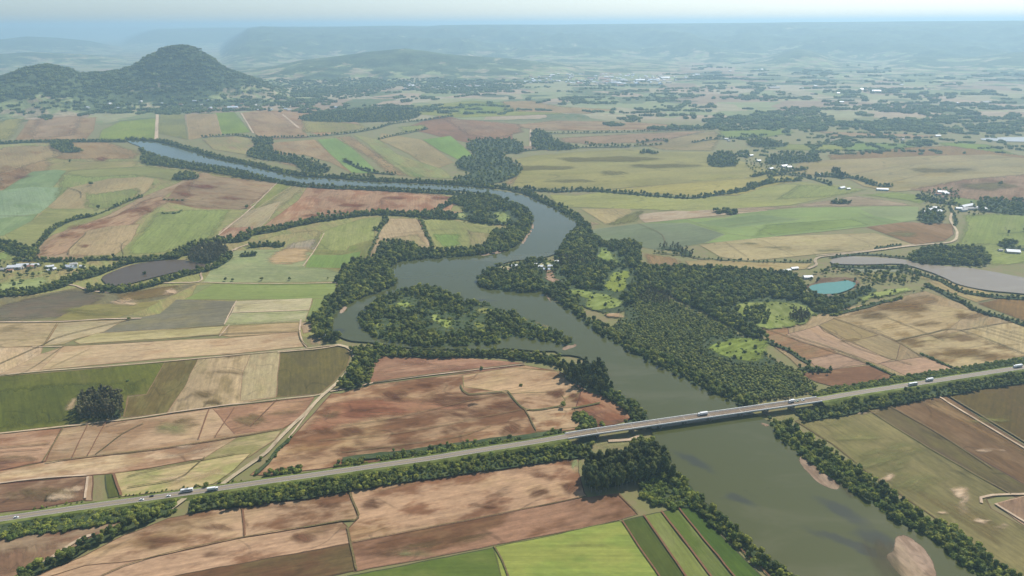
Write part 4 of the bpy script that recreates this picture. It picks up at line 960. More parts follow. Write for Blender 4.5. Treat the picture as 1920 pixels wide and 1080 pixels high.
# right-hand woods
wood("900,526 920,504 985,496 1060,485 1110,462 1160,455 1200,462 1208,500 1300,503 1400,508 1480,516 1500,525 1520,550 1552,570 1560,588 1500,600 1430,610 1440,640 1400,632 1340,600 1290,575 1220,545 1180,580 1160,592 1120,588 1060,565 1020,545 995,547 960,548 912,541", B, 7, 'in the wood beside the river camp')
wood("1060,455 1072,437 1095,428 1112,440 1130,462 1120,492 1080,490 1055,480 1050,470", B, 7, 'on the point by the blue green field', .9, 1.3)
wood("1100,470 1135,462 1150,470 1110,500 1060,505 1050,492", G_, 6.5, 'in the grey trees above the camp', .55, .8, floor=False)
wood("1180,535 1215,545 1290,580 1340,602 1395,632 1425,650 1445,672 1480,690 1532,728 1500,742 1430,752 1380,745 1300,706 1200,655 1150,620 1165,592", Y_, 3.9, 'in the young plantation', .8, 1.15)
wood("1500,525 1560,505 1640,512 1700,508 1730,520 1700,535 1620,530 1600,520 1560,515 1520,528", B, 9, 'around the turquoise pit', .45, .8, floor=False)
wood("1520,552 1562,556 1610,540 1650,545 1600,575 1560,592 1540,590", B, 7.5, 'around the turquoise pit', .6, .9)
wood("1395,590 1415,575 1440,580 1445,600 1420,610", B, 7, 'in the small copse in the pasture', .6, .9, holes=False)
wood("1478,598 1490,585 1515,585 1517,600 1500,608", G_, 5.5, 'in the bushy clump at the pasture corner', .5, .7, holes=False)
wood("1702,490 1710,475 1750,468 1830,465 1850,480 1855,492 1840,500 1780,498 1720,497", B, 8, 'in the dark wood above the oxbow', .8, 1.1)
wood("1040,575 1060,572 1095,600 1150,636 1220,672 1290,706 1345,735 1400,745 1395,762 1366,752 1330,739 1270,709 1200,674 1130,634 1090,604 1060,584", B, 6.6, 'on the right bank above the bridge', .65, 1.)
wood("1493,690 1520,687 1545,690 1562,697 1555,703 1520,702 1495,703", B, 6, 'in the hedge by the brown field', .4, .6)
for s, wd, sp, k, pl, a_, b_ in (
  ("1446,812 1465,832 1500,862 1540,893 1575,918 1615,944 1655,968 1700,1000 1745,1022 1795,1062 1850,1100", 26, 6.5, B, 'on the right bank below the bridge', .55, .9),
  ("1468,800 1510,826 1555,858 1600,888 1660,930 1720,972 1780,1015 1850,1060 1900,1090", 16, 6.0, B, 'on the right bank below the bridge', .5, .85),
  ("1270,905 1300,940 1340,968 1385,1005 1440,1052 1490,1092", 20, 6.5, B, 'on the left bank below the bridge', .55, .9),
  ("1108,705 1135,733 1160,748 1188,768 1205,785", 24, 6.5, B, 'on the left bank above the bridge', .6, .95),
  ("662,662 700,655 750,662 800,668 860,666 920,664 980,668 1045,677", 17, 6.5, B, 'on the bank below the island', .55, .85),
  ("700,667 760,667 840,669 920,669 1000,676 1050,686", 9, 6, B, 'on the bank below the island', .5, .8),
  ("28,1094 80,1068 130,1043 180,1017 235,994 275,975 292,968", 14, 6, B, 'in the diagonal hedge', .6, .95),
  ("325,485 345,470 370,461 410,453 450,451 465,441 480,437 510,433 560,421 620,411 680,403 720,401 790,405", 30, 7.5, B, 'in the long tree belt', .7, 1.1),
  ("470,463 500,460 530,462", 22, 7, B, 'in the long tree belt', .6, .9),
  ("800,405 870,372 925,380", 20, 8, B, 'on the wooded peninsula', .6, 1.),
  ("195,545 240,545 300,530 340,517 392,505 418,492 430,480", 20, 7, B, 'around the left lake', .5, .9),
  ("150,525 190,512 215,502 250,492 330,482 365,470", 18, 7, B, 'around the left lake', .5, .9),
  ("165,545 200,540 235,545", 26, 7, B, 'around the left lake', .6, .9),
  ("-40,562 0,552 60,548 110,536 150,518 180,508", 34, 7, B, 'around the left village', .5, .9),
  ("30,490 60,488 110,490 160,488 210,486 260,487 310,482 330,476", 14, 7, B, 'around the left village', .5, .8),
  ("-30,455 10,462 35,470 58,480", 40, 8, B, 'in the wood above the left village', .7, 1.),
  ("58,488 66,468 82,448 98,432 125,417 150,410 172,406", 14, 7.5, B, 'in the curving hedge', .6, .9),
  ("172,406 200,396 235,380 268,369", 4, 9, S, 'in the curving hedge', .9, 1.4), ("212,390 240,378 265,370", 9, 8, B, 'in the curving hedge', .5, .8),
  ("688,490 700,460 722,412", 4, 10, S, 'in the hedges by the bend', .7, 1.2), ("705,432 722,418 722,408", 14, 8, B, 'in the hedges by the bend', .5, .8), ("788,408 800,440 812,464", 5, 8, S, 'in the hedges by the bend', .9, 1.4),
  ("1345,520 1440,520 1500,535", 20, 8, B, 'in the wood beside the river camp', .7, 1.),
  ("1690,505 1760,526 1800,546 1850,556 1930,562", 12, 7, B, 'on the dike beside the oxbow', .4, .65),
  ("1735,535 1790,560 1835,585 1880,597 1940,618", 11, 6.5, B, 'on the dike beside the oxbow', .4, .65),
  ("1560,592 1640,572 1690,560", 8, 7, S, 'beside the brown fields', .8, 1.3),
  ("1556,484 1620,478 1700,485 1740,490", 8, 8, B, 'around the oxbow', .35, .6), ("1640,503 1740,500 1800,510 1900,520", 7, 8, S, 'around the oxbow', .8, 1.5), ("1560,500 1620,503 1690,504", 10, 8, B, 'around the oxbow', .4, .8),
  ("1230,475 1280,480 1330,487 1430,492 1520,492", 5, 9, B, 'on the line above the wood', .4, .7), ("1240,465 1275,470 1290,480", 20, 9, G_, 'on the line above the wood', .6, .9), ("1640,467 1665,463 1688,460", 9, 7, B, 'by the bend of the road', .4, .6),
  ("1780,388 1786,400 1792,415 1790,425", 8, 6, B, 'along the village road', .4, .6),
  ("1440,640 1470,655 1500,672 1520,682", 8, 6, B, 'in the hedge by the brown field', .4, .6), ("1626,682 1660,698 1690,712", 4, 5, S, 'in the hedge by the brown field', .6, .9), ("1727,665 1760,680 1790,692", 4, 5, S, 'in the hedge by the brown field', .6, 1.),
  ("480,888 500,870 520,850 545,822", 5, 6, S, 'along the dirt road', .5, .9), ("665,672 672,690 660,705 640,720", 6, 6, S, 'along the dirt road', .6, 1.)):
    belt(s, wd, sp, k, pl, a_, b_)
# belts along the upper river, both banks
for s, wd in (("238,262 300,266 350,279 400,294 440,303 480,311 520,321 560,329 620,333 700,339 800,343 880,348 930,353", 26), ("265,282 320,302 380,312 440,322 500,338 560,348 620,353 700,356 800,361 880,366 925,375", 22),
              ("-60,268 0,270 60,267 150,266 240,266", 30), ("938,352 985,362 1020,378 1050,392 1078,408 1090,425", 26), ("1060,470 1080,450", 20)):
    belt(s, wd, 9, B, 'on the banks of the upper river', .75, 1.15)
wood("270,290 320,303 380,314 440,324 500,340 470,338 380,322 300,312 268,308", B, 10, 'on the banks of the upper river')
wood("95,270 130,265 140,278 155,285 120,287 100,280", B, 12, 'on the banks of the upper river')
wood("325,338 335,328 350,324 365,328 372,336", B, 9, 'in the round copse', .8, 1.1)
for s in ("475,262 510,262 512,280 530,290 560,295 600,308 620,318 610,325 570,322 545,308 480,298 462,290 478,275", "860,300 900,288 940,282 945,295 975,310 978,325 950,340 900,348 860,345 850,335 880,325 855,315",
          "873,270 900,262 960,262 985,275 975,290 940,285 890,290", "997,250 1015,246 1040,262 1060,272 1085,278 1040,283 998,275", "1650,390 1651,391 1652,390", "1435,305 1440,295 1470,290 1530,292 1537,300 1530,305 1440,309", "1326,305 1335,290 1370,288 1385,300 1380,312 1335,314",
          "1720,410 1735,398 1755,400 1770,408 1760,420 1730,420", "1880,375 1840,375 1835,395 1870,400 1920,405 1990,400 1990,385 1920,378", "1840,410 1838,398 1850,395", "560,222 600,212 700,205 780,212 785,220 740,228 660,230 580,228", "1405,265 1440,262 1470,270 1470,276 1410,276"):
    if len(s) > 40: wood(s, B, 17 if s.startswith(('860', '873')) else 13, 'in the woods of the far plain', .7, 1.3, holes=False)
for s, wd, sp, k in (("985,355 1040,360 1100,358 1180,364 1290,372 1340,366 1395,358 1440,344 1500,338", 16, 10, B), ("380,258 440,255 480,259 560,258 640,252 700,243 740,232 800,226 850,218", 14, 11, B), ("710,262 740,255 800,243", 10, 11, B),
                     ("1100,270 1170,275 1240,272", 8, 12, B), ("940,290 1000,282 1070,278 1180,276", 14, 12, B), ("1000,252 1100,250 1200,248 1340,243", 12, 12, B), ("1195,268 1240,263 1250,267", 14, 12, B), ("1400,350 1440,342 1450,330 1500,330 1560,348", 12, 10, B),
                     ("1530,330 1600,335 1640,348 1670,350", 18, 10, B), ("1560,325 1580,335", 18, 10, E), ("1410,332 1440,326 1480,322 1510,318", 16, 10, B), ("1565,382 1578,380 1592,382", 26, 9, B), ("1345,400 1360,397 1378,402", 24, 9, B), ("1203,288 1215,285 1228,289", 24, 10, B),
                     ("1300,268 1340,262 1420,258", 14, 12, B), ("1380,290 1400,286 1400,296", 14, 10, B), ("645,302 690,322 740,328", 12, 10, B), ("640,330 700,335 690,330", 8, 10, B), ("600,405 640,400", 4, 12, B), ("1720,372 1760,380 1790,385", 16, 9, B), ("1870,440 1990,430", 2, 60, B),
                     ("305,375 345,376", 4, 10, S), ("302,401 330,400 340,395", 5, 9, S), ("1900,455 1880,462 1930,470", 20, 9, B)):
    belt(s, wd, sp, k, 'in the woods of the far plain', .75, 1.15)
# shrubs and trees along the highway, set out from the carriageway itself
def along_highway(x0, x1, side, o0, o1, sp, kind, place, smin, smax, gap=0.):
    a = np.array(up(x0, np.interp(x0, [t[0] for t in HWP], [t[1] for t in HWP]), 4)); c = np.array(up(x1, np.interp(x1, [t[0] for t in HWP], [t[1] for t in HWP]), 4))
    ia, ic = int(np.hypot(*(HWF2-a).T).argmin()), int(np.hypot(*(HWF2-c).T).argmin())
    seg = HWF2[ia:ic+1]
    belt(None, o1-o0, sp, kind, place, smin, smax, floor=o1 > 20, gap=gap, world=seg, off=side*(o0+o1)/2, road=8.5)
SR, NR = 'on the near side of the highway', 'on the far side of the highway'
along_highway(-40, 330, -1, 9, 32, 5.0, S, SR, .6, 1.2)
along_highway(360, 1085, -1, 13, 33, 5.0, B, SR, .38, .62)
along_highway(360, 1060, -1, 9, 20, 4.2, S, SR, .6, 1.1)
along_highway(430, 700, -1, 22, 36, 5.5, B, SR, .55, .75)
along_highway(500, 1060, 1, 9, 20, 5.0, S, NR, .7, 1.3, .35)
along_highway(640, 1060, 1, 16, 26, 6.5, B, NR, .4, .6, .5)
along_highway(-40, 500, 1, 9, 13, 5.0, S, NR, .3, .55, .45)
along_highway(1480, 1960, -1, 10, 31, 5.2, B, SR, .4, .68)
along_highway(1540, 1960, 1, 9, 27, 4.8, S, NR, .7, 1.2)
for s, sp_, pl_ in (("0,492 60,490 160,488 170,500 165,512 110,518 0,516", 17, 'around the left village'), ("1730,358 1790,355 1800,372 1785,385 1740,384 1725,372", 14, 'among the farm village'), ("1728,392 1765,388 1772,404 1740,410 1726,402", 11, 'among the farm village'), ("1795,382 1850,382 1860,400 1800,404", 20, 'among the farm village'),
                    ("1400,300 1460,308 1500,318 1520,330 1440,332 1400,318", 20, 'among the far farms'), ("940,497 1070,488 1080,500 1050,520 1020,512 950,512", 12, 'among the camp houses'), ("0,520 100,520 90,532 0,540", 26, 'around the left village')):
    w_ = resample(wp(s), 15, True, True); plant(grid_in(w_, sp_, .5), B, pl_, .45, .85)
# lone trees of the fields
for x, y, k, s, lab in ((1056, 765, B, .8, 'lone round dark tree at the corner of the brown bridge field'), (903, 693, S, 1.1, 'small dark bush on the grassy line across the red brown field'), (977, 724, S, .8, 'tiny dark bush inside the ringed brown field'),
      (275, 978, B, .85, 'dark tree at the end of the diagonal hedge by the dirt road'), (388, 915, B, .6, 'dark bushy tree beside the junction of dirt road and highway'), (490, 862, B, .6, 'tree where the dirt road forks below the brown field'),
      (423, 527, B, .65, 'left tree of the pair on the pale field line'), (437, 527, B, .55, 'right tree of the pair on the pale field line'), (491, 526, B, .8, 'larger lone tree on the pale field line'), (543, 526, B, .65, 'lone tree on the pale field line, farther right'), (615, 523, B, .5, 'lone tree on the pale field line next to the river wood'),
      (272, 516, B, .9, 'tree standing in the middle of the grey left lake'), (185, 393, B, 1.1, 'lone dark tree on the green field left of the curving hedge'), (132, 306, B, 1.2, 'small lone tree in the far pale field'), (172, 348, B, 1.2, 'lone tree at the end of a farm track in the tan field'),
      (463, 391, B, 1.3, 'tree beside the long straight farm track'), (240, 715, S, .6, 'bush on the line'), (1875, 348, B, 1.2, 'lone dark tree in the brown field at right edge'), (242, 599, S, 1.1, 'bush at the meeting of two ditches in the tan fields'), (1443, 788, B, .7, 'round bush at the bridge end on the right bank')):
    X_, Y_2 = up(x, y); TREES.append((X_, Y_2, .2, random.choice(VIDX[k]), random.uniform(0, 6), s, s, 'L:'+lab))
belt("452,480 480,478", 16, 6.5, B, 'in the small copse on the pale field', .5, .8)
nC = len(TREES)
# far plain: hedges and copses, built as groups of crowns
hz = lambda x, y: np.maximum(hill_z(x, y), 0)
def far_scatter(n, x0, x1, y0, y1, dens, s0, s1, dark=.0, seed=1):
    rg = np.random.default_rng(seed); P_ = []
    for _ in range(n):
        y = y0+(y1-y0)*rg.random(); x = x0+(x1-x0)*rg.random()
        L = int(rg.integers(2, 9)) if rg.random() < .55 else int(rg.integers(4, 16))
        X0, Y0 = up(x, y); a = rg.choice([0, 0, .15, -.15, 1.2, 1.5])+rg.normal()*.12; wide = rg.random() < .4
        for i in range(L):
            dx = (i-L/2)*26; P_.append((X0+dx*math.cos(a)+rg.normal()*(60 if wide else 5), Y0+dx*math.sin(a)+rg.normal()*(45 if wide else 5)))
    P_ = np.array(P_); P_ = P_[hz(P_[:, 0], P_[:, 1]) < 22]; plant(P_, C_, 'far', s0*.85, s1*.85, zs=hz, road=0)
far_scatter(150, 1250, 2000, 128, 250, 1, .8, 1.5, seed=1)
far_scatter(60, 1300, 2000, 100, 190, 1, .9, 1.6, seed=2)
far_scatter(60, 900, 1300, 150, 215, 1, .7, 1.2, seed=3)
far_scatter(70, -60, 620, 186, 212, 1, .8, 1.4, seed=4)
far_scatter(70, 560, 960, 150, 215, 1, .8, 1.5, seed=5)
far_scatter(40, 1350, 2000, 250, 290, 1, .5, .8, seed=6)
for s, sp in (("0,208 200,194 400,203 520,198 560,194 540,186 400,186 200,182 0,186", 74), ("1400,240 1440,232 1560,230 1560,240 1440,244", 26), ("1600,235 1700,225 1760,235 1770,247 1650,245", 24), ("1340,225 1500,205 1560,225 1440,240 1350,240", 30),
              ("1600,200 1700,196 1820,207 1820,212 1640,209", 34), ("560,170 700,165 700,178 640,184", 42), ("450,150 620,150 760,140 740,165 560,180", 40), ("760,150 960,160 900,175 780,172", 36), ("1160,222 1190,218 1210,228 1180,230", 24), ("1050,183 1090,182 1095,190 1055,190", 24),
              ("1830,235 1990,225 1990,245 1850,245", 30), ("1560,268 1590,262 1590,275 1570,275", 20), ("1700,268 1720,262 1750,265 1745,275 1710,275", 20), ("1130,235 1150,230 1170,235 1150,238", 16), ("295,205 340,195 350,212 300,215", 26), ("200,200 240,195 240,212 205,212", 26), ("78,222 90,216 100,221 90,226", 22)):
    w_ = resample(wp(s), 60, True, True); g_ = grid_in(w_, sp*1.15); g_ = g_[hz(g_[:, 0], g_[:, 1]) < 22]; plant(g_, C_, 'far', .5, .9, zs=hz, road=0)
# the wooded hill on the left and the low ridges: crowns all over
for s, n, sp in (("left", 0, 36),):
    az_ = RNG.uniform(R(-40), R(-12), 9000); r_ = RNG.uniform(4150, 5600, 9000); p = np.stack([r_*np.sin(az_), r_*np.cos(az_)], 1)
    zz = hill_z(p[:, 0], p[:, 1]); k = (zz > 12) & ((zz > 75) | (RNG.random(9000) < .22)); p = p[k]
    plant(p, C_, 'far', .6, 1., zs=lambda x, y: hill_z(x, y)-2, road=0)

plant(grid_in(resample(wp('1180,540 1290,585 1395,640 1480,695 1520,730 1430,748 1300,702 1200,650 1165,600'), 15, True, True), 15, .5, holes=HOLES), B, 'in the wood beside the river camp', .4, .7)
# ------------------------------------------------------------------ water, sand and the island
area('river', RIVER, WM, smooth=True, amp=2.0)
for s, m_, nme in LAKES: area(nme, s, m_, smooth=True, amp=1.5)
# ------------------------------------------------------------------ sand bars and banks
SAND = field_mat(surf('a8937e'), surf('8e7b69'), .45, 14, 3, feather=True, levee=.6)
SHALLOW = water_mat('shallow_water', surf('6f6e60', 300), surf('5f6a58', 300), .2)
for s in ("1500,856 1514,858 1530,872 1552,886 1570,902 1577,914 1572,924 1552,920 1530,908 1508,884 1496,866",
          "1675,1012 1690,1005 1710,1012 1735,1035 1752,1062 1758,1090 1740,1110 1700,1095 1656,1048 1672,1034",
          "997,412 1001,420 1000,432 990,448 978,462 974,460 985,445 994,430", "900,476 935,472 955,470 940,476 905,482",
          "1424,795 1440,797 1448,802 1440,805 1428,800", "1348,738 1358,740 1363,748 1352,745", "1620,928 1632,935 1640,943 1628,940",
          "1052,655 1072,645 1082,650 1070,656 1056,660", "838,570 850,572 858,565 846,562", "900,628 915,632 922,640 905,640",
          "640,575 652,578 645,588 636,590", "1018,550 1030,560 1036,572 1028,566"):
    area('sandbank', s, SAND, smooth=True, amp=1.5, rs=5, feather=3)
SHAL = field_mat(surf('706c58', 600), surf('686850', 600), .5, 20, 4, feather=.55, levee=0, grain=.3)
for s in ("1600,1015 1640,1005 1680,1012 1700,1060 1720,1110 1660,1100 1620,1060", "1560,895 1600,920 1612,945 1580,935", "1500,850 1530,875 1560,905 1580,922 1550,915 1510,885"):
    area('shallows', s, SHAL, smooth=True, amp=3, rs=5, feather=16)

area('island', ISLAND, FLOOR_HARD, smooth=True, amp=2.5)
wood(ISLAND, B, 6.6, 'on the river island', .55, 1.0, floor=False, keep=True)
wood("765,548 800,541 838,552 868,566 850,575 800,560", B, 7, 'on the river island', .8, 1.1, floor=False, keep=True)
plant(grid_in(resample(wp(ISLAND), 15, True, True), 9), S, 'on the river island', .7, 1.4, keep_water=True)
for s, c1, c2 in (("1115,483 1125,465 1150,475 1165,490 1160,498 1130,491", '8ba45e', '75904e'), ("1130,530 1150,510 1182,511 1179,535 1168,551 1140,549", '8aa050', '7f9448'), ("1062,543 1100,545 1150,555 1176,573 1130,585 1105,581 1083,561", '90a85e', '79914e'),
                  ("1318,652 1360,638 1400,634 1445,643 1436,660 1440,678 1400,683 1350,672", '86a052', '6c8446'), ("1375,575 1430,565 1500,570 1535,590 1500,612 1440,620 1400,606", '8c9e60', '748a50'), ("1655,545 1720,540 1735,546 1660,560 1600,574 1612,558", '8fa35c', '86985a'),
                  ("740,572 765,563 778,570 765,581 747,578", '95ad5c', '86a052'), ("800,590 816,584 834,600 858,611 840,622 815,612", '98ad5e', '86a052'), ("960,592 990,597 1030,612 1045,622 1020,618 985,606", 'a3a070', '8f8a62'), ("885,580 920,578 935,588 905,592", '96a060', '848e56'), ("700,612 720,606 730,614 715,622", '8c9a58', '7c8c50'), ("880,610 900,604 915,612 895,620", '8c9a58', '7c8c50'), ("925,400 950,398 960,412 940,420 925,412", '8fa860', '86985a'), ("850,402 880,401 884,408 862,411", '98a868', '86985a'), ("930,501 972,497 975,506 940,510", 'c0ae90', '9aa870'), ("1008,497 1030,491 1044,500 1036,503 1012,504", 'a8b478', 'c0b898'),
                  ("1016,506 1040,505 1046,520 1060,530 1040,533 1022,522", 'b09880', '98806c'), ("1120,588 1165,586 1172,598 1140,600", 'c0a884', 'b09470'), ("1515,531 1560,520 1600,520 1612,530 1605,541 1560,556 1522,556", '8a7c6c', '75695c')):
    area('clearing', s, field_mat(surf(c1, 1300), surf(c2, 1300), .5, 16, len(s), feather=True, levee=0), smooth=True, amp=9, feather=13)
    w_ = resample(wp(s), 20, True, True); g_ = grid_in(w_*.97+w_.mean(0)*.03, 9, .5); g_ = g_[np.array([mnoise.noise(Vector((a_/30, b_/30, 5))) > .12 for a_, b_ in g_], bool)] if len(g_) else g_; plant(g_, S, 'in the clearings', .5, 1.0); plant(RNG.permutation(grid_in(w_, 26, .5))[:9], B, 'in the clearings', .4, .75)
area('pond', LAKES[2][0], LAKES[2][1], smooth=True, amp=1)

print('trees', len(TREES), 'clumps', len(TREES)-nC)

# ---- the trees that show largest become things of their own, the rest one stuff object per kind of growth
SPEC = {B: ('tree', 'broadleaf_tree'), E: ('tree', 'eucalyptus_tree'), G_: ('tree', 'grey_tree'), Y_: ('tree', 'young_tree'), S: ('shrub', 'shrub'), C_: ('tree', 'tree')}
arr = np.array([t[:3]+(VAR[t[3]]['H']*t[6],) for t in TREES])
def to_px(p):
    q = (np.asarray(p)-[0, 0, HC])@np.array(CM); return np.stack([960+F*q[:, 0]/-q[:, 2], 540-F*q[:, 1]/-q[:, 2], -q[:, 2]], 1)
px = to_px(arr[:, :3]); size = arr[:, 3]/px[:, 2]
kind = np.array([VAR[t[3]]['kind'] for t in TREES])
inview = (px[:, 0] > -5) & (px[:, 0] < 1925) & (px[:, 1] > 0) & (px[:, 1] < 1090) & (px[:, 2] > 0)
lone = np.array([t[7].startswith('L:') for t in TREES])
pick = set(np.nonzero(lone)[0].tolist())
for grp, lim in ((np.isin(kind, [B, E, G_]), 300-int(lone.sum())), (kind == S, 290)):
    c = np.nonzero(grp & inview & ~lone)[0]; pick |= set(c[np.argsort(-size[c])[:lim]].tolist())
LAB = {B: 'dark green broadleaf tree %s', E: 'tall dark slender tree %s', G_: 'grey green feathery tree %s', S: 'low green shrub %s'}
GRP = {B: 'broadleaf trees %s', E: 'tall slender trees %s', G_: 'grey green trees %s', S: 'shrubs %s'}
for i in sorted(pick):
    x, y, z, v, rot, s, s2, pl = TREES[i]; V_ = VAR[v]; kd = V_['kind']
    e = empty(SPEC[kd][1], (x, y, z), rot); e.scale = (s, s, s2)
    if pl.startswith('L:'): tag(e, pl[2:], SPEC[kd][0])
    else: tag(e, LAB[kd] % pl, SPEC[kd][0], GRP[kd] % pl)
    for nm in (('trunk', 'crown') if kd != S else ('stem', 'foliage')):
        o = bpy.data.objects.new(nm, V_['trunk' if nm in ('trunk', 'stem') else 'crown']); sc.collection.objects.link(o); o.parent = e
src = bpy.data.collections.new('tree_sources')
for i, V_ in enumerate(VAR):
    o = bpy.data.objects.new('tree_kind_%02d' % i, V_['full']); src.objects.link(o)
def instancer(name, items, label, cat):
    me = bpy.data.meshes.new(name); me.from_pydata([t[:3] for t in items], [], [])
    for an, typ, vals in (('variant', 'INT', [t[3] for t in items]), ('turn', 'FLOAT_VECTOR', sum([[0, 0, t[4]] for t in items], [])), ('size', 'FLOAT_VECTOR', sum([[t[5], t[5], t[6]] for t in items], []))):
        a = me.attributes.new(an, typ, 'POINT'); a.data.foreach_set('value' if typ == 'INT' else 'vector', vals)
    o = bpy.data.objects.new(name, me); sc.collection.objects.link(o)
    ng = bpy.data.node_groups.new('scatter_'+name, 'GeometryNodeTree')
    ng.interface.new_socket('Geometry', in_out='INPUT', socket_type='NodeSocketGeometry'); ng.interface.new_socket('Geometry', in_out='OUTPUT', socket_type='NodeSocketGeometry')
    gi = ng.nodes.new('NodeGroupInput'); go = ng.nodes.new('NodeGroupOutput'); iop = ng.nodes.new('GeometryNodeInstanceOnPoints'); ci = ng.nodes.new('GeometryNodeCollectionInfo')
    ci.inputs[0].default_value = src; ci.inputs[1].default_value = True; ci.inputs[2].default_value = True
    iop.inputs['Pick Instance'].default_value = True
    L = ng.links.new
    L(gi.outputs[0], iop.inputs['Points']); L(ci.outputs[0], iop.inputs['Instance'])
    for an, dt, sock in (('variant', 'INT', 'Instance Index'), ('turn', 'FLOAT_VECTOR', 'Rotation'), ('size', 'FLOAT_VECTOR', 'Scale')):
        na_ = ng.nodes.new('GeometryNodeInputNamedAttribute'); na_.data_type = dt; na_.inputs[0].default_value = an; out = na_.outputs[0]
        if sock == 'Rotation':
            er = ng.nodes.new('FunctionNodeEulerToRotation'); L(out, er.inputs[0]); out = er.outputs[0]
        L(out, iop.inputs[sock])
    L(iop.outputs[0], go.inputs[0])
    o.modifiers.new('scatter', 'NODES').node_group = ng
    return tag(o, label, cat, kind='stuff')
rest = [i for i in range(len(TREES)) if i not in pick and px[i, 2] > 0 and -400 < px[i, 0] < 2320 and px[i, 1] < 1300]
isS = [i for i in rest if kind[i] == S]; isY = [i for i in rest if kind[i] == Y_]; isT = [i for i in rest if kind[i] not in (S, Y_)]
instancer('woodland', [TREES[i] for i in isT], 'dark green woods and tree belts along the river banks, between the fields and on the hills', 'woodland')
instancer('scrub', [TREES[i] for i in isS], 'low green bushes in strips along the highway and between fields', 'scrub')
instancer('plantation', [TREES[i] for i in isY], 'dense plantation of small young trees right of the river above the bridge', 'plantation')
# ------------------------------------------------------------------ vehicles
def bm_obj(name, bm, m, parent, mats=None):
    me = bpy.data.meshes.new(name); bmesh.ops.recalc_face_normals(bm, faces=bm.faces[:]); bm.to_mesh(me); bm.free()
    for k in (mats or [m]): me.materials.append(k)
    o = bpy.data.objects.new(name, me); sc.collection.objects.link(o)
    if parent: o.parent = parent
    return o
def prof(bm, pts, w_, y0=0., inset=0.):
    """side profile in x,z, pulled across the width; the top can be narrower"""
    zmin = min(p[1] for p in pts); zmax = max(p[1] for p in pts)
    L, R_ = [], []
    for x, z in pts:
        k = w_/2-inset*(z-zmin)/max(zmax-zmin, .01)
        L.append(bm.verts.new((x, y0+k, z))); R_.append(bm.verts.new((x, y0-k, z)))
    bm.faces.new(L); bm.faces.new(R_[::-1]); n = len(pts)
    for i in range(n): bm.faces.new((L[i], R_[i], R_[(i+1) % n], L[(i+1) % n]))
def boxb(bm, x0, x1, y0, y1, z0, z1):
    vs = [bm.verts.new((x, y, z)) for z in (z0, z1) for x, y in ((x0, y0), (x1, y0), (x1, y1), (x0, y1))]
    for f_ in ((3, 2, 1, 0), (4, 5, 6, 7), (0, 1, 5, 4), (1, 2, 6, 5), (2, 3, 7, 6), (3, 0, 4, 7)): bm.faces.new([vs[k] for k in f_])
def cylb(bm, x, y, z, r_, w_):
    g = bmesh.ops.create_cone(bm, cap_ends=True, segments=14, radius1=r_, radius2=r_, depth=w_)
    bmesh.ops.rotate(bm, verts=g['verts'], cent=(0, 0, 0), matrix=Matrix.Rotation(R(90), 3, 'X')); bmesh.ops.translate(bm, verts=g['verts'], vec=(x, y, z))
PW = simple('white_paint', (.78, .78, .76), .3); PD = simple('dark_paint', (.05, .05, .055), .3); PG = simple('pale_green_paint', (.45, .55, .42), .3)
GL = simple('dark_glass', (.02, .025, .03), .08); RB = simple('rubber', (.02, .02, .02), .9); CH = simple('chassis', (.05, .05, .05), .7); RIMM = simple('rim', (.4, .4, .4), .4, .8)
LAMP = simple('lamp_glass', (.7, .7, .65), .15); RED = simple('tail_lamp', (.4, .02, .02), .3); SILV = simple('silver_sheet', (.5, .52, .53), .35, .5)
def wheels(e, xs, r_, yw):
    for x in xs:
        for s in (-1, 1):
            bm = bmesh.new(); cylb(bm, x, s*yw, r_, r_, .28); wh = bm_obj('wheel', bm, RB, e)
            bm = bmesh.new(); cylb(bm, x, s*(yw+.145), r_, r_*.55, .02); bm_obj('rim', bm, RIMM, wh)
def lamps(e, xf, xr, yw, z):
    for s in (-1, 1):
        bm = bmesh.new(); boxb(bm, xf, xf+.05, s*yw-.15, s*yw+.15, z-.08, z+.08); bm_obj('headlight', bm, LAMP, e)
        bm = bmesh.new(); boxb(bm, xr-.05, xr, s*yw-.12, s*yw+.12, z-.08, z+.1); bm_obj('tail_light', bm, RED, e)
def car(name, paint, label, cat='car'):
    e = tag(empty(name, (0, 0, 0)), label, cat)
    bm = bmesh.new(); prof(bm, [(-2.1, .35), (2.1, .32), (2.12, .6), (1.9, .78), (1.0, .92), (-1.6, .98), (-2.1, .9)], 1.76, inset=.08); bm_obj('body', bm, paint, e)
    bm = bmesh.new(); prof(bm, [(-1.75, .93), (1.0, .91), (.35, 1.40), (-1.2, 1.42)], 1.6, inset=.18); bm_obj('windows', bm, GL, e)
    bm = bmesh.new(); boxb(bm, -1.2, .34, -.62, .62, 1.415, 1.46); bm_obj('roof', bm, paint, e)
    wheels(e, (-1.3, 1.3), .32, .78); lamps(e, 2.08, -2.08, .6, .68); return e
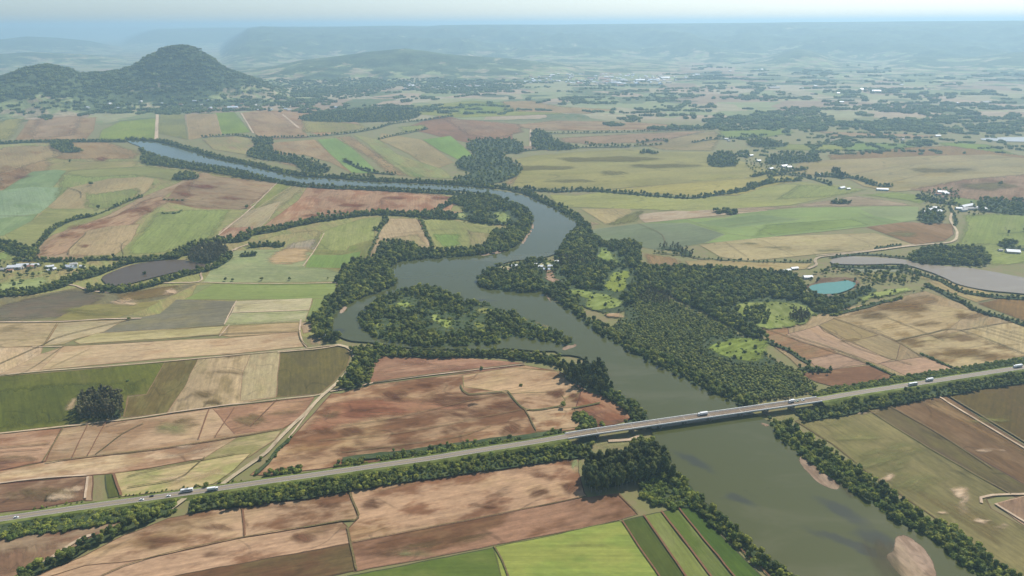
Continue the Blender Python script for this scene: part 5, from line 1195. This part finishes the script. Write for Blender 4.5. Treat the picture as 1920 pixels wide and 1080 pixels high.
def bus(name, label, L=11.8):
    e = tag(empty(name, (0, 0, 0)), label, 'bus'); h = L/2
    bm = bmesh.new(); prof(bm, [(-h, .45), (h-.1, .45), (h, 1.2), (h-.15, 3.2), (h-.5, 3.5), (-h+.3, 3.5), (-h, 3.2)], 2.55, inset=.08); bm_obj('body', bm, PW, e)
    bm = bmesh.new(); boxb(bm, -h+.6, h-1.6, -1.262, 1.262, 1.75, 2.75); bm_obj('side_windows', bm, GL, e)
    bm = bmesh.new(); prof(bm, [(h-.05, 1.5), (h+.02, 1.5), (h-.06, 3.1), (h-.13, 3.1)], 2.2); bm_obj('windscreen', bm, GL, e)
    bm = bmesh.new(); boxb(bm, -1.5, 1.8, -.8, .8, 3.5, 3.75); bm_obj('roof_unit', bm, SILV, e)
    bm = bmesh.new(); boxb(bm, -h+.4, h-.6, -1.285, 1.285, .5, 1.0); bm_obj('skirt', bm, CH, e)
    wheels(e, (-h+3.2, -h+4.5, h-2.6), .5, 1.18); lamps(e, h-.02, -h, 1.0, .9); return e
def truck(name, label, L=13., box=PW, side=None, tank=False):
    e = tag(empty(name, (0, 0, 0)), label, 'truck'); h = L/2
    bm = bmesh.new(); prof(bm, [(h-2.3, .7), (h-.05, .7), (h, 1.6), (h-.3, 2.9), (h-.8, 3.05), (h-2.3, 3.1)], 2.4, inset=.1); bm_obj('cab', bm, PW, e)
    bm = bmesh.new(); prof(bm, [(h-.04, 1.65), (h+.02, 1.65), (h-.27, 2.75), (h-.33, 2.75)], 2.1); bm_obj('windscreen', bm, GL, e)
    bm = bmesh.new(); boxb(bm, h-1.6, h-.7, -1.21, 1.21, 1.7, 2.5); bm_obj('side_window', bm, GL, e)
    bm = bmesh.new(); boxb(bm, -h+.1, h-.3, -.5, .5, .6, 1.05); bm_obj('chassis', bm, CH, e)
    bm = bmesh.new(); boxb(bm, -h, h-2.7, -1.25, 1.25, 1.1, 3.75); bmesh.ops.bevel(bm, geom=bm.edges[:], offset=.06, segments=1, affect='EDGES'); bx_ = bm_obj('cargo_box', bm, box, e)
    bm = bmesh.new(); boxb(bm, -h+.3, h-3., -1.262, 1.262, 1.25, 1.55); bm_obj('side_rail', bm, side or SILV, bx_)
    wheels(e, (-h+1.1, -h+2.4, -h+3.7, h-1.3, h-3.4), .5, 1.05); lamps(e, h-.0, -h, .95, 1.0); return e
def on_road(e, x, y, lane, rev=False):
    """put a vehicle on the carriageway nearest to where the photograph shows it"""
    k = int(np.argmin([abs(t) for t in (to_px(HWF)[:, 0]-x)])); c = HWF[k]; T = HWF[min(k+1, len(HWF)-1)]-HWF[k-1]; T /= np.linalg.norm(T)
    N = np.array([-T[1], T[0]]); N /= np.hypot(*N)
    e.location = (c[0]+N[0]*lane, c[1]+N[1]*lane, c[2]+.03)
    sl_ = math.atan2(T[2], math.hypot(T[0], T[1])); e.rotation_euler = (0, -sl_ if not rev else sl_, math.atan2(T[1], T[0])+(math.pi if rev else 0))
on_road(car('car', PW, 'white car driving alone near the left edge of the highway'), 29, 972, -1.8)
on_road(car('car', PW, 'white car, leftmost of the three cars ahead of the coach'), 264, 937, -1.8)
on_road(car('car', PD, 'dark car between two white cars on the highway'), 290, 934, 2., True)
on_road(car('car', PW, 'white car just left of the white coach'), 325, 930, -1.8)
on_road(bus('coach', 'long white coach with a band of dark windows beside the dirt road crossing'), 353, 925, 1.8, True)
on_road(truck('truck', 'white lorry with a dark lower side just right of the coach', 10.5, PW, CH), 399, 917, -2.)
on_road(truck('truck', 'white box lorry alone on the middle of the bridge', 12.5), 1323, 776, 2., True)
on_road(truck('truck', 'short white lorry near the right end of the bridge', 7.5), 1483, 755, 2., True)
on_road(car('car', PG, 'pale green car behind the short lorry on the bridge'), 1497, 752, 2.2, True)
on_road(car('car', PW, 'white car at the right end of the bridge'), 1506, 751, 2.2, True)
on_road(bus('bus', 'white roofed bus among the trees right of the bridge', 13), 1705, 722, -2.)
on_road(truck('truck', 'white lorry partly behind roadside trees right of the bus', 11), 1742, 716, 1.8, True)
on_road(truck('truck', 'pale lorry at the right edge of the highway', 14), 1914, 690, 1.8, True)

# ------------------------------------------------------------------ buildings
WALLS = [simple('wall_plaster', c, .85, vary=.1) for c in ((.62, .60, .55), (.55, .46, .34), (.42, .50, .52), (.60, .55, .50))]
ROOFS = {'white': simple('white_sheet_roof', (.72, .73, .73), .5, vary=.06), 'grey': simple('fibre_cement_roof', (.42, .40, .37), .8, vary=.15), 'tile': simple('clay_tile_roof', (.36, .17, .11), .8, vary=.2), 'metal': simple('metal_roof', (.58, .62, .66), .35, vary=.1)}
DOORM = simple('door_wood', (.16, .10, .06), .6)
HMESH = {}
def house_parts(l, w_, h, roof, wall):
    k = (l, w_, h, roof, wall)
    if k in HMESH: return HMESH[k]
    rh = w_*.22; out = []
    bm = bmesh.new(); v = [bm.verts.new(p) for p in ((-l/2, -w_/2, 0), (l/2, -w_/2, 0), (l/2, w_/2, 0), (-l/2, w_/2, 0), (-l/2, -w_/2, h), (l/2, -w_/2, h), (l/2, w_/2, h), (-l/2, w_/2, h), (-l/2, 0, h+rh), (l/2, 0, h+rh))]
    for f_ in ((0, 1, 5, 4), (2, 3, 7, 6), (1, 2, 6, 9, 5), (3, 0, 4, 8, 7)): bm.faces.new([v[i] for i in f_])
    me = bpy.data.meshes.new('wall'); bm.to_mesh(me); bm.free(); me.materials.append(WALLS[wall]); out.append(('wall', me))
    bm = bmesh.new(); o = .6; L2 = l/2+o; W2 = w_/2+o; zl = h-rh*o/(w_/2)
    a = [bm.verts.new(p) for p in ((-L2, -W2, zl+.05), (L2, -W2, zl+.05), (L2, 0, h+rh+.08), (-L2, 0, h+rh+.08), (-L2, W2, zl+.05), (L2, W2, zl+.05))]
    b2 = [bm.verts.new((q.co.x, q.co.y, q.co.z+.18)) for q in a]
    for f_ in ((0, 1, 2, 3), (3, 2, 5, 4)):
        bm.faces.new([a[i] for i in reversed(f_)]); bm.faces.new([b2[i] for i in f_])
    for i, j in ((0, 1), (1, 2), (2, 5), (5, 4), (4, 3), (3, 0)): bm.faces.new((a[i], a[j], b2[j], b2[i]))
    me = bpy.data.meshes.new('roof'); bm.to_mesh(me); bm.free(); me.materials.append(ROOFS[roof]); out.append(('roof', me))
    bm = bmesh.new(); boxb(bm, -.5, .5, -w_/2-.04, -w_/2+.02, 0, 2.1); me = bpy.data.meshes.new('door'); bm.to_mesh(me); bm.free(); me.materials.append(DOORM); out.append(('door', me))
    for x in (-l*.3, l*.3):
        bm = bmesh.new(); boxb(bm, x-.6, x+.6, -w_/2-.04, -w_/2+.02, 1.0, 2.1); me = bpy.data.meshes.new('window'); bm.to_mesh(me); bm.free(); me.materials.append(GL); out.append(('window', me))
    full = bpy.data.meshes.new('house'); bm = bmesh.new()
    for i, (_, q) in enumerate(out[:2]):
        n0 = len(bm.faces); bm.from_mesh(q); bm.faces.ensure_lookup_table()
        for f_ in bm.faces[n0:]: f_.material_index = i
    bm.to_mesh(full); bm.free(); full.materials.append(WALLS[wall]); full.materials.append(ROOFS[roof])
    HMESH[k] = (out, full); return HMESH[k]
def house(x, y, l, w_, h, roof, wall, rot, label, cat='house', name='house', group=None, parts=True, z=None):
    X_, Y_2 = up(x, y)
    zb = .3 if z is None else z
    pr, full = house_parts(l, w_, h, roof, wall)
    if parts:
        e = empty(name, (X_, Y_2, zb), R(rot))
        for nm, me in pr:
            o = bpy.data.objects.new(nm, me); sc.collection.objects.link(o); o.parent = e
    else:
        e = bpy.data.objects.new(name, full); sc.collection.objects.link(e); e.location = (X_, Y_2, zb); e.rotation_euler = (0, 0, R(rot))
    return tag(e, label, cat, group)
for x, y, l, w_, h, rf, wl, rot, lab in (
  (30, 504, 26, 12, 5, 'white', 0, 5, 'long white roofed shed at the left end of the village'), (44, 500, 22, 10, 4, 'white', 0, 8, 'white shed behind the longest one in the left village'), (8, 507, 10, 8, 3.2, 'grey', 1, 0, 'small grey roofed house at the very left of the village'),
  (20, 509, 9, 7, 3, 'tile', 1, 15, 'small tile roofed house below the long white shed'), (60, 502, 14, 9, 3.4, 'tile', 1, -10, 'tile roofed house in the middle of the left village'), (68, 499, 16, 9, 3.4, 'white', 0, 12, 'white roofed house above the tile roofed house'),
  (94, 502, 14, 8, 3.2, 'white', 2, 30, 'white house with dark yard right of the village gap'), (99, 507, 12, 7, 3, 'white', 0, 60, 'small white house nearest the dirt clearing'), (92, 509, 7, 5, 2.8, 'white', 0, 10, 'tiny white hut below the village'),
  (133, 503, 20, 11, 4, 'metal', 2, -15, 'bluish metal roofed barn at the right end of the left village'), (139, 498, 12, 9, 4, 'grey', 0, 20, 'grey roofed house just behind the bluish barn'), (155, 501, 9, 6, 3, 'white', 0, 0, 'lone small white house right of the barn'),
  (963, 501, 14, 8, 3.4, 'white', 0, 10, 'white roofed house at the left of the river camp'), (944, 510, 5, 5, 2.8, 'white', 0, 0, 'tiny white hut at the left tip of the river camp'), (1003, 498, 10, 7, 3, 'white', 0, 5, 'small white house by the lawn of the river camp'),
  (1010, 502, 16, 7, 3.2, 'white', 1, 3, 'long cream house beside the lawn of the river camp'), (1030, 501, 11, 8, 3, 'metal', 2, 5, 'bluish roofed house on the right of the river camp'), (1025, 507, 13, 8, 3, 'metal', 0, -10, 'metal roofed house by the bare ground of the river camp'),
  (1044, 492, 8, 6, 3, 'white', 0, 0, 'left of two small white houses in the trees above the camp'), (1053, 491, 9, 6, 3, 'white', 2, 10, 'right of two small white houses in the trees above the camp'), (1079, 472, 9, 6, 3, 'white', 0, 5, 'small white house on the river point'),
  (1514, 522, 16, 9, 3.6, 'white', 0, 3, 'white shed beside the turquoise pit'), (1489, 505, 14, 7, 3, 'white', 0, 12, 'white shed beside the dirt road above the turquoise pit'), (1475, 509, 14, 7, 3, 'white', 0, 15, 'low white shed left of the dirt road above the turquoise pit'), (1431, 513, 10, 6, 3, 'white', 0, 5, 'small white shed at the far left of the pit road'), (1314, 512, 6, 6, 3, 'white', 1, 5, 'tiny cream hut on top of the long dark wood'),
  (674, 494, 9, 7, 3.5, 'white', 0, 10, 'small white house in the river trees beside the reddish field'), (1898, 474, 24, 14, 4, 'white', 1, -15, 'large white roofed farmhouse at the right edge'), (1875, 471, 8, 6, 3, 'grey', 0, 0, 'small grey hut left of the large farmhouse at the right edge')):
    house(x, y, l, w_, h, rf, wl, rot, lab, 'shed' if 'shed' in lab or 'barn' in lab else 'house', 'shed' if 'shed' in lab or 'barn' in lab else 'house')
for i, (x, y) in enumerate(((599, 618), (602, 622), (607, 627), (610, 631), (613, 634))):
    house(x, y, 7, 4, 2.4, 'white', 0, -35, 'small white roofed hut in the short row between the tan field and the river trees', 'hut', 'hut', 'huts in a row by the river trees')
for i, (x, y, l, w_, rf) in enumerate(((1766, 362, 22, 12, 'white'), (1773, 365, 16, 10, 'white'), (1758, 366, 14, 9, 'tile'), (1751, 376, 14, 9, 'white'), (1760, 381, 10, 8, 'grey'), (1770, 372, 12, 8, 'tile'), (1745, 395, 18, 12, 'white'), (1751, 392, 14, 10, 'white'), (1758, 399, 26, 11, 'white'),
        (1735, 399, 12, 8, 'white'), (1797, 393, 14, 9, 'white'), (1812, 388, 44, 13, 'white'), (1820, 393, 44, 11, 'grey'), (1838, 392, 18, 10, 'white'), (1806, 396, 18, 10, 'grey'), (1845, 394, 10, 8, 'white'), (1578, 354, 20, 10, 'white'), (1590, 356, 10, 7, 'white'), (1654, 357, 30, 9, 'white'),
        (1470, 313, 24, 14, 'white'), (1478, 315, 20, 12, 'white'), (1445, 318, 18, 10, 'white'), (1443, 324, 8, 8, 'white'), (1533, 329, 16, 9, 'white'), (1408, 293, 16, 9, 'white'), (1422, 303, 14, 9, 'white'), (1362, 262, 14, 9, 'white'), (1366, 265, 10, 8, 'grey'), (1758, 256, 20, 12, 'white'), (1692, 263, 16, 10, 'grey'))):
    pl = 'of the farm village by the road bend' if x > 1730 and y > 350 else 'of the farms along the far tree belts'
    house(x, y, l, w_, 4, rf, i % 4, (i*37) % 60-20, {'white': 'white', 'grey': 'grey', 'tile': 'red tile'}[rf]+' roofed building '+pl, 'farm building', 'farm_building', {'white': 'white', 'grey': 'grey', 'tile': 'red'}[rf]+' roofed buildings '+pl, parts=y > 350)
rg = random.Random(5)
def town(n, poly, place, smin=9, smax=20, big=.08):
    pw = np.array(P(poly)); lo, hi = pw.min(0), pw.max(0); k = 0
    while k < n:
        x = rg.uniform(lo[0], hi[0]); y = rg.uniform(lo[1], hi[1])
        if not inside(np.array([[x, y]]), pw)[0]: continue
        X_, Y_2 = up(x, y); z = float(max(hill_z(np.array([X_]), np.array([Y_2]))[0], 0))
        if z > 0: # the spot seen in the photograph lies on rising ground: step towards the camera along the ray
            for _ in range(12):
                X_, Y_2 = up(x, y, z); z = float(max(hill_z(np.array([X_]), np.array([Y_2]))[0], 0))
        if z > 45: k += 1; continue
        b_ = rg.random() < big; l = rg.choice((40, 56, 80)) if b_ else rg.choice((14, 18, 22, 26)); w_ = rg.choice((22, 30)) if b_ else rg.choice((11, 14, 17)); rf = rg.choice(('white', 'white', 'metal', 'grey', 'tile'))
        e = house(x, y, l, w_, 7 if b_ else rg.choice((4, 6)), rf, rg.randrange(4), rg.choice((0, 12, -15, 90, 45)), ('large pale roofed building ' if b_ else {'tile': 'small red roofed house ', 'grey': 'small grey roofed house '}.get(rf, 'small pale roofed house '))+place,
              'building' if b_ else 'house', 'town_building' if b_ else 'house', ('large buildings ' if b_ else {'tile': 'red roofed houses ', 'grey': 'grey roofed houses '}.get(rf, 'pale roofed houses '))+place, parts=False)
        e.location = (X_, Y_2, z); k += 1
town(165, "955,148 1040,140 1120,138 1200,140 1260,142 1320,140 1330,148 1240,158 1180,160 1080,158 980,156", 'in the hazy far town')
town(12, "1140,150 1200,150 1200,162 1150,162", 'in the hazy far town', big=.8)
town(30, "750,158 880,155 960,158 900,164 760,168", 'at the left edge of the hazy far town')
town(55, "20,206 120,196 300,192 480,196 560,200 640,200 640,206 420,208 240,206 120,214", 'in the village under the wooded hill')
town(22, "1340,130 1500,120 1700,150 1900,190 1900,225 1600,200 1400,165", 'scattered over the far right plain', big=.2)

# a pale utility pole by the near edge of the highway
pole = tag(empty('utility_pole', (*up(181, 975), .2)), 'pale utility pole standing in the shrubs near the highway', 'utility pole')
bm = bmesh.new(); g = bmesh.ops.create_cone(bm, cap_ends=True, segments=10, radius1=.22, radius2=.14, depth=11); bmesh.ops.translate(bm, verts=g['verts'], vec=(0, 0, 5.5)); bm_obj('pole', bm, conc, pole)
bm = bmesh.new(); boxb(bm, -1.2, 1.2, -.08, .08, 10, 10.2); bm_obj('crossarm', bm, BARK, pole)

# ------------------------------------------------------------------ the hazy air
bm = bmesh.new(); boxb(bm, -62000, 62000, -21000, 62000, -30, 560); hz_ = bm_obj('haze', bm, None, None, mats=[])
hm_ = bpy.data.materials.new('haze'); hm_.use_nodes = True; nt = hm_.node_tree; nt.nodes.remove(nt.nodes['Principled BSDF'])
pv = nd(nt, 'ShaderNodeVolumePrincipled'); pv.inputs['Color'].default_value = HAZE_RGB+(1,); pv.inputs['Density'].default_value = 1/HAZE_L; pv.inputs['Anisotropy'].default_value = .35
nt.links.new(pv.outputs[0], nt.nodes['Material Output'].inputs['Volume']); hz_.data.materials.clear(); hz_.data.materials.append(hm_)
tag(hz_, kind='stuff'); hz_['label'] = 'pale bluish haze lying over the whole plain'; hz_['category'] = 'haze'
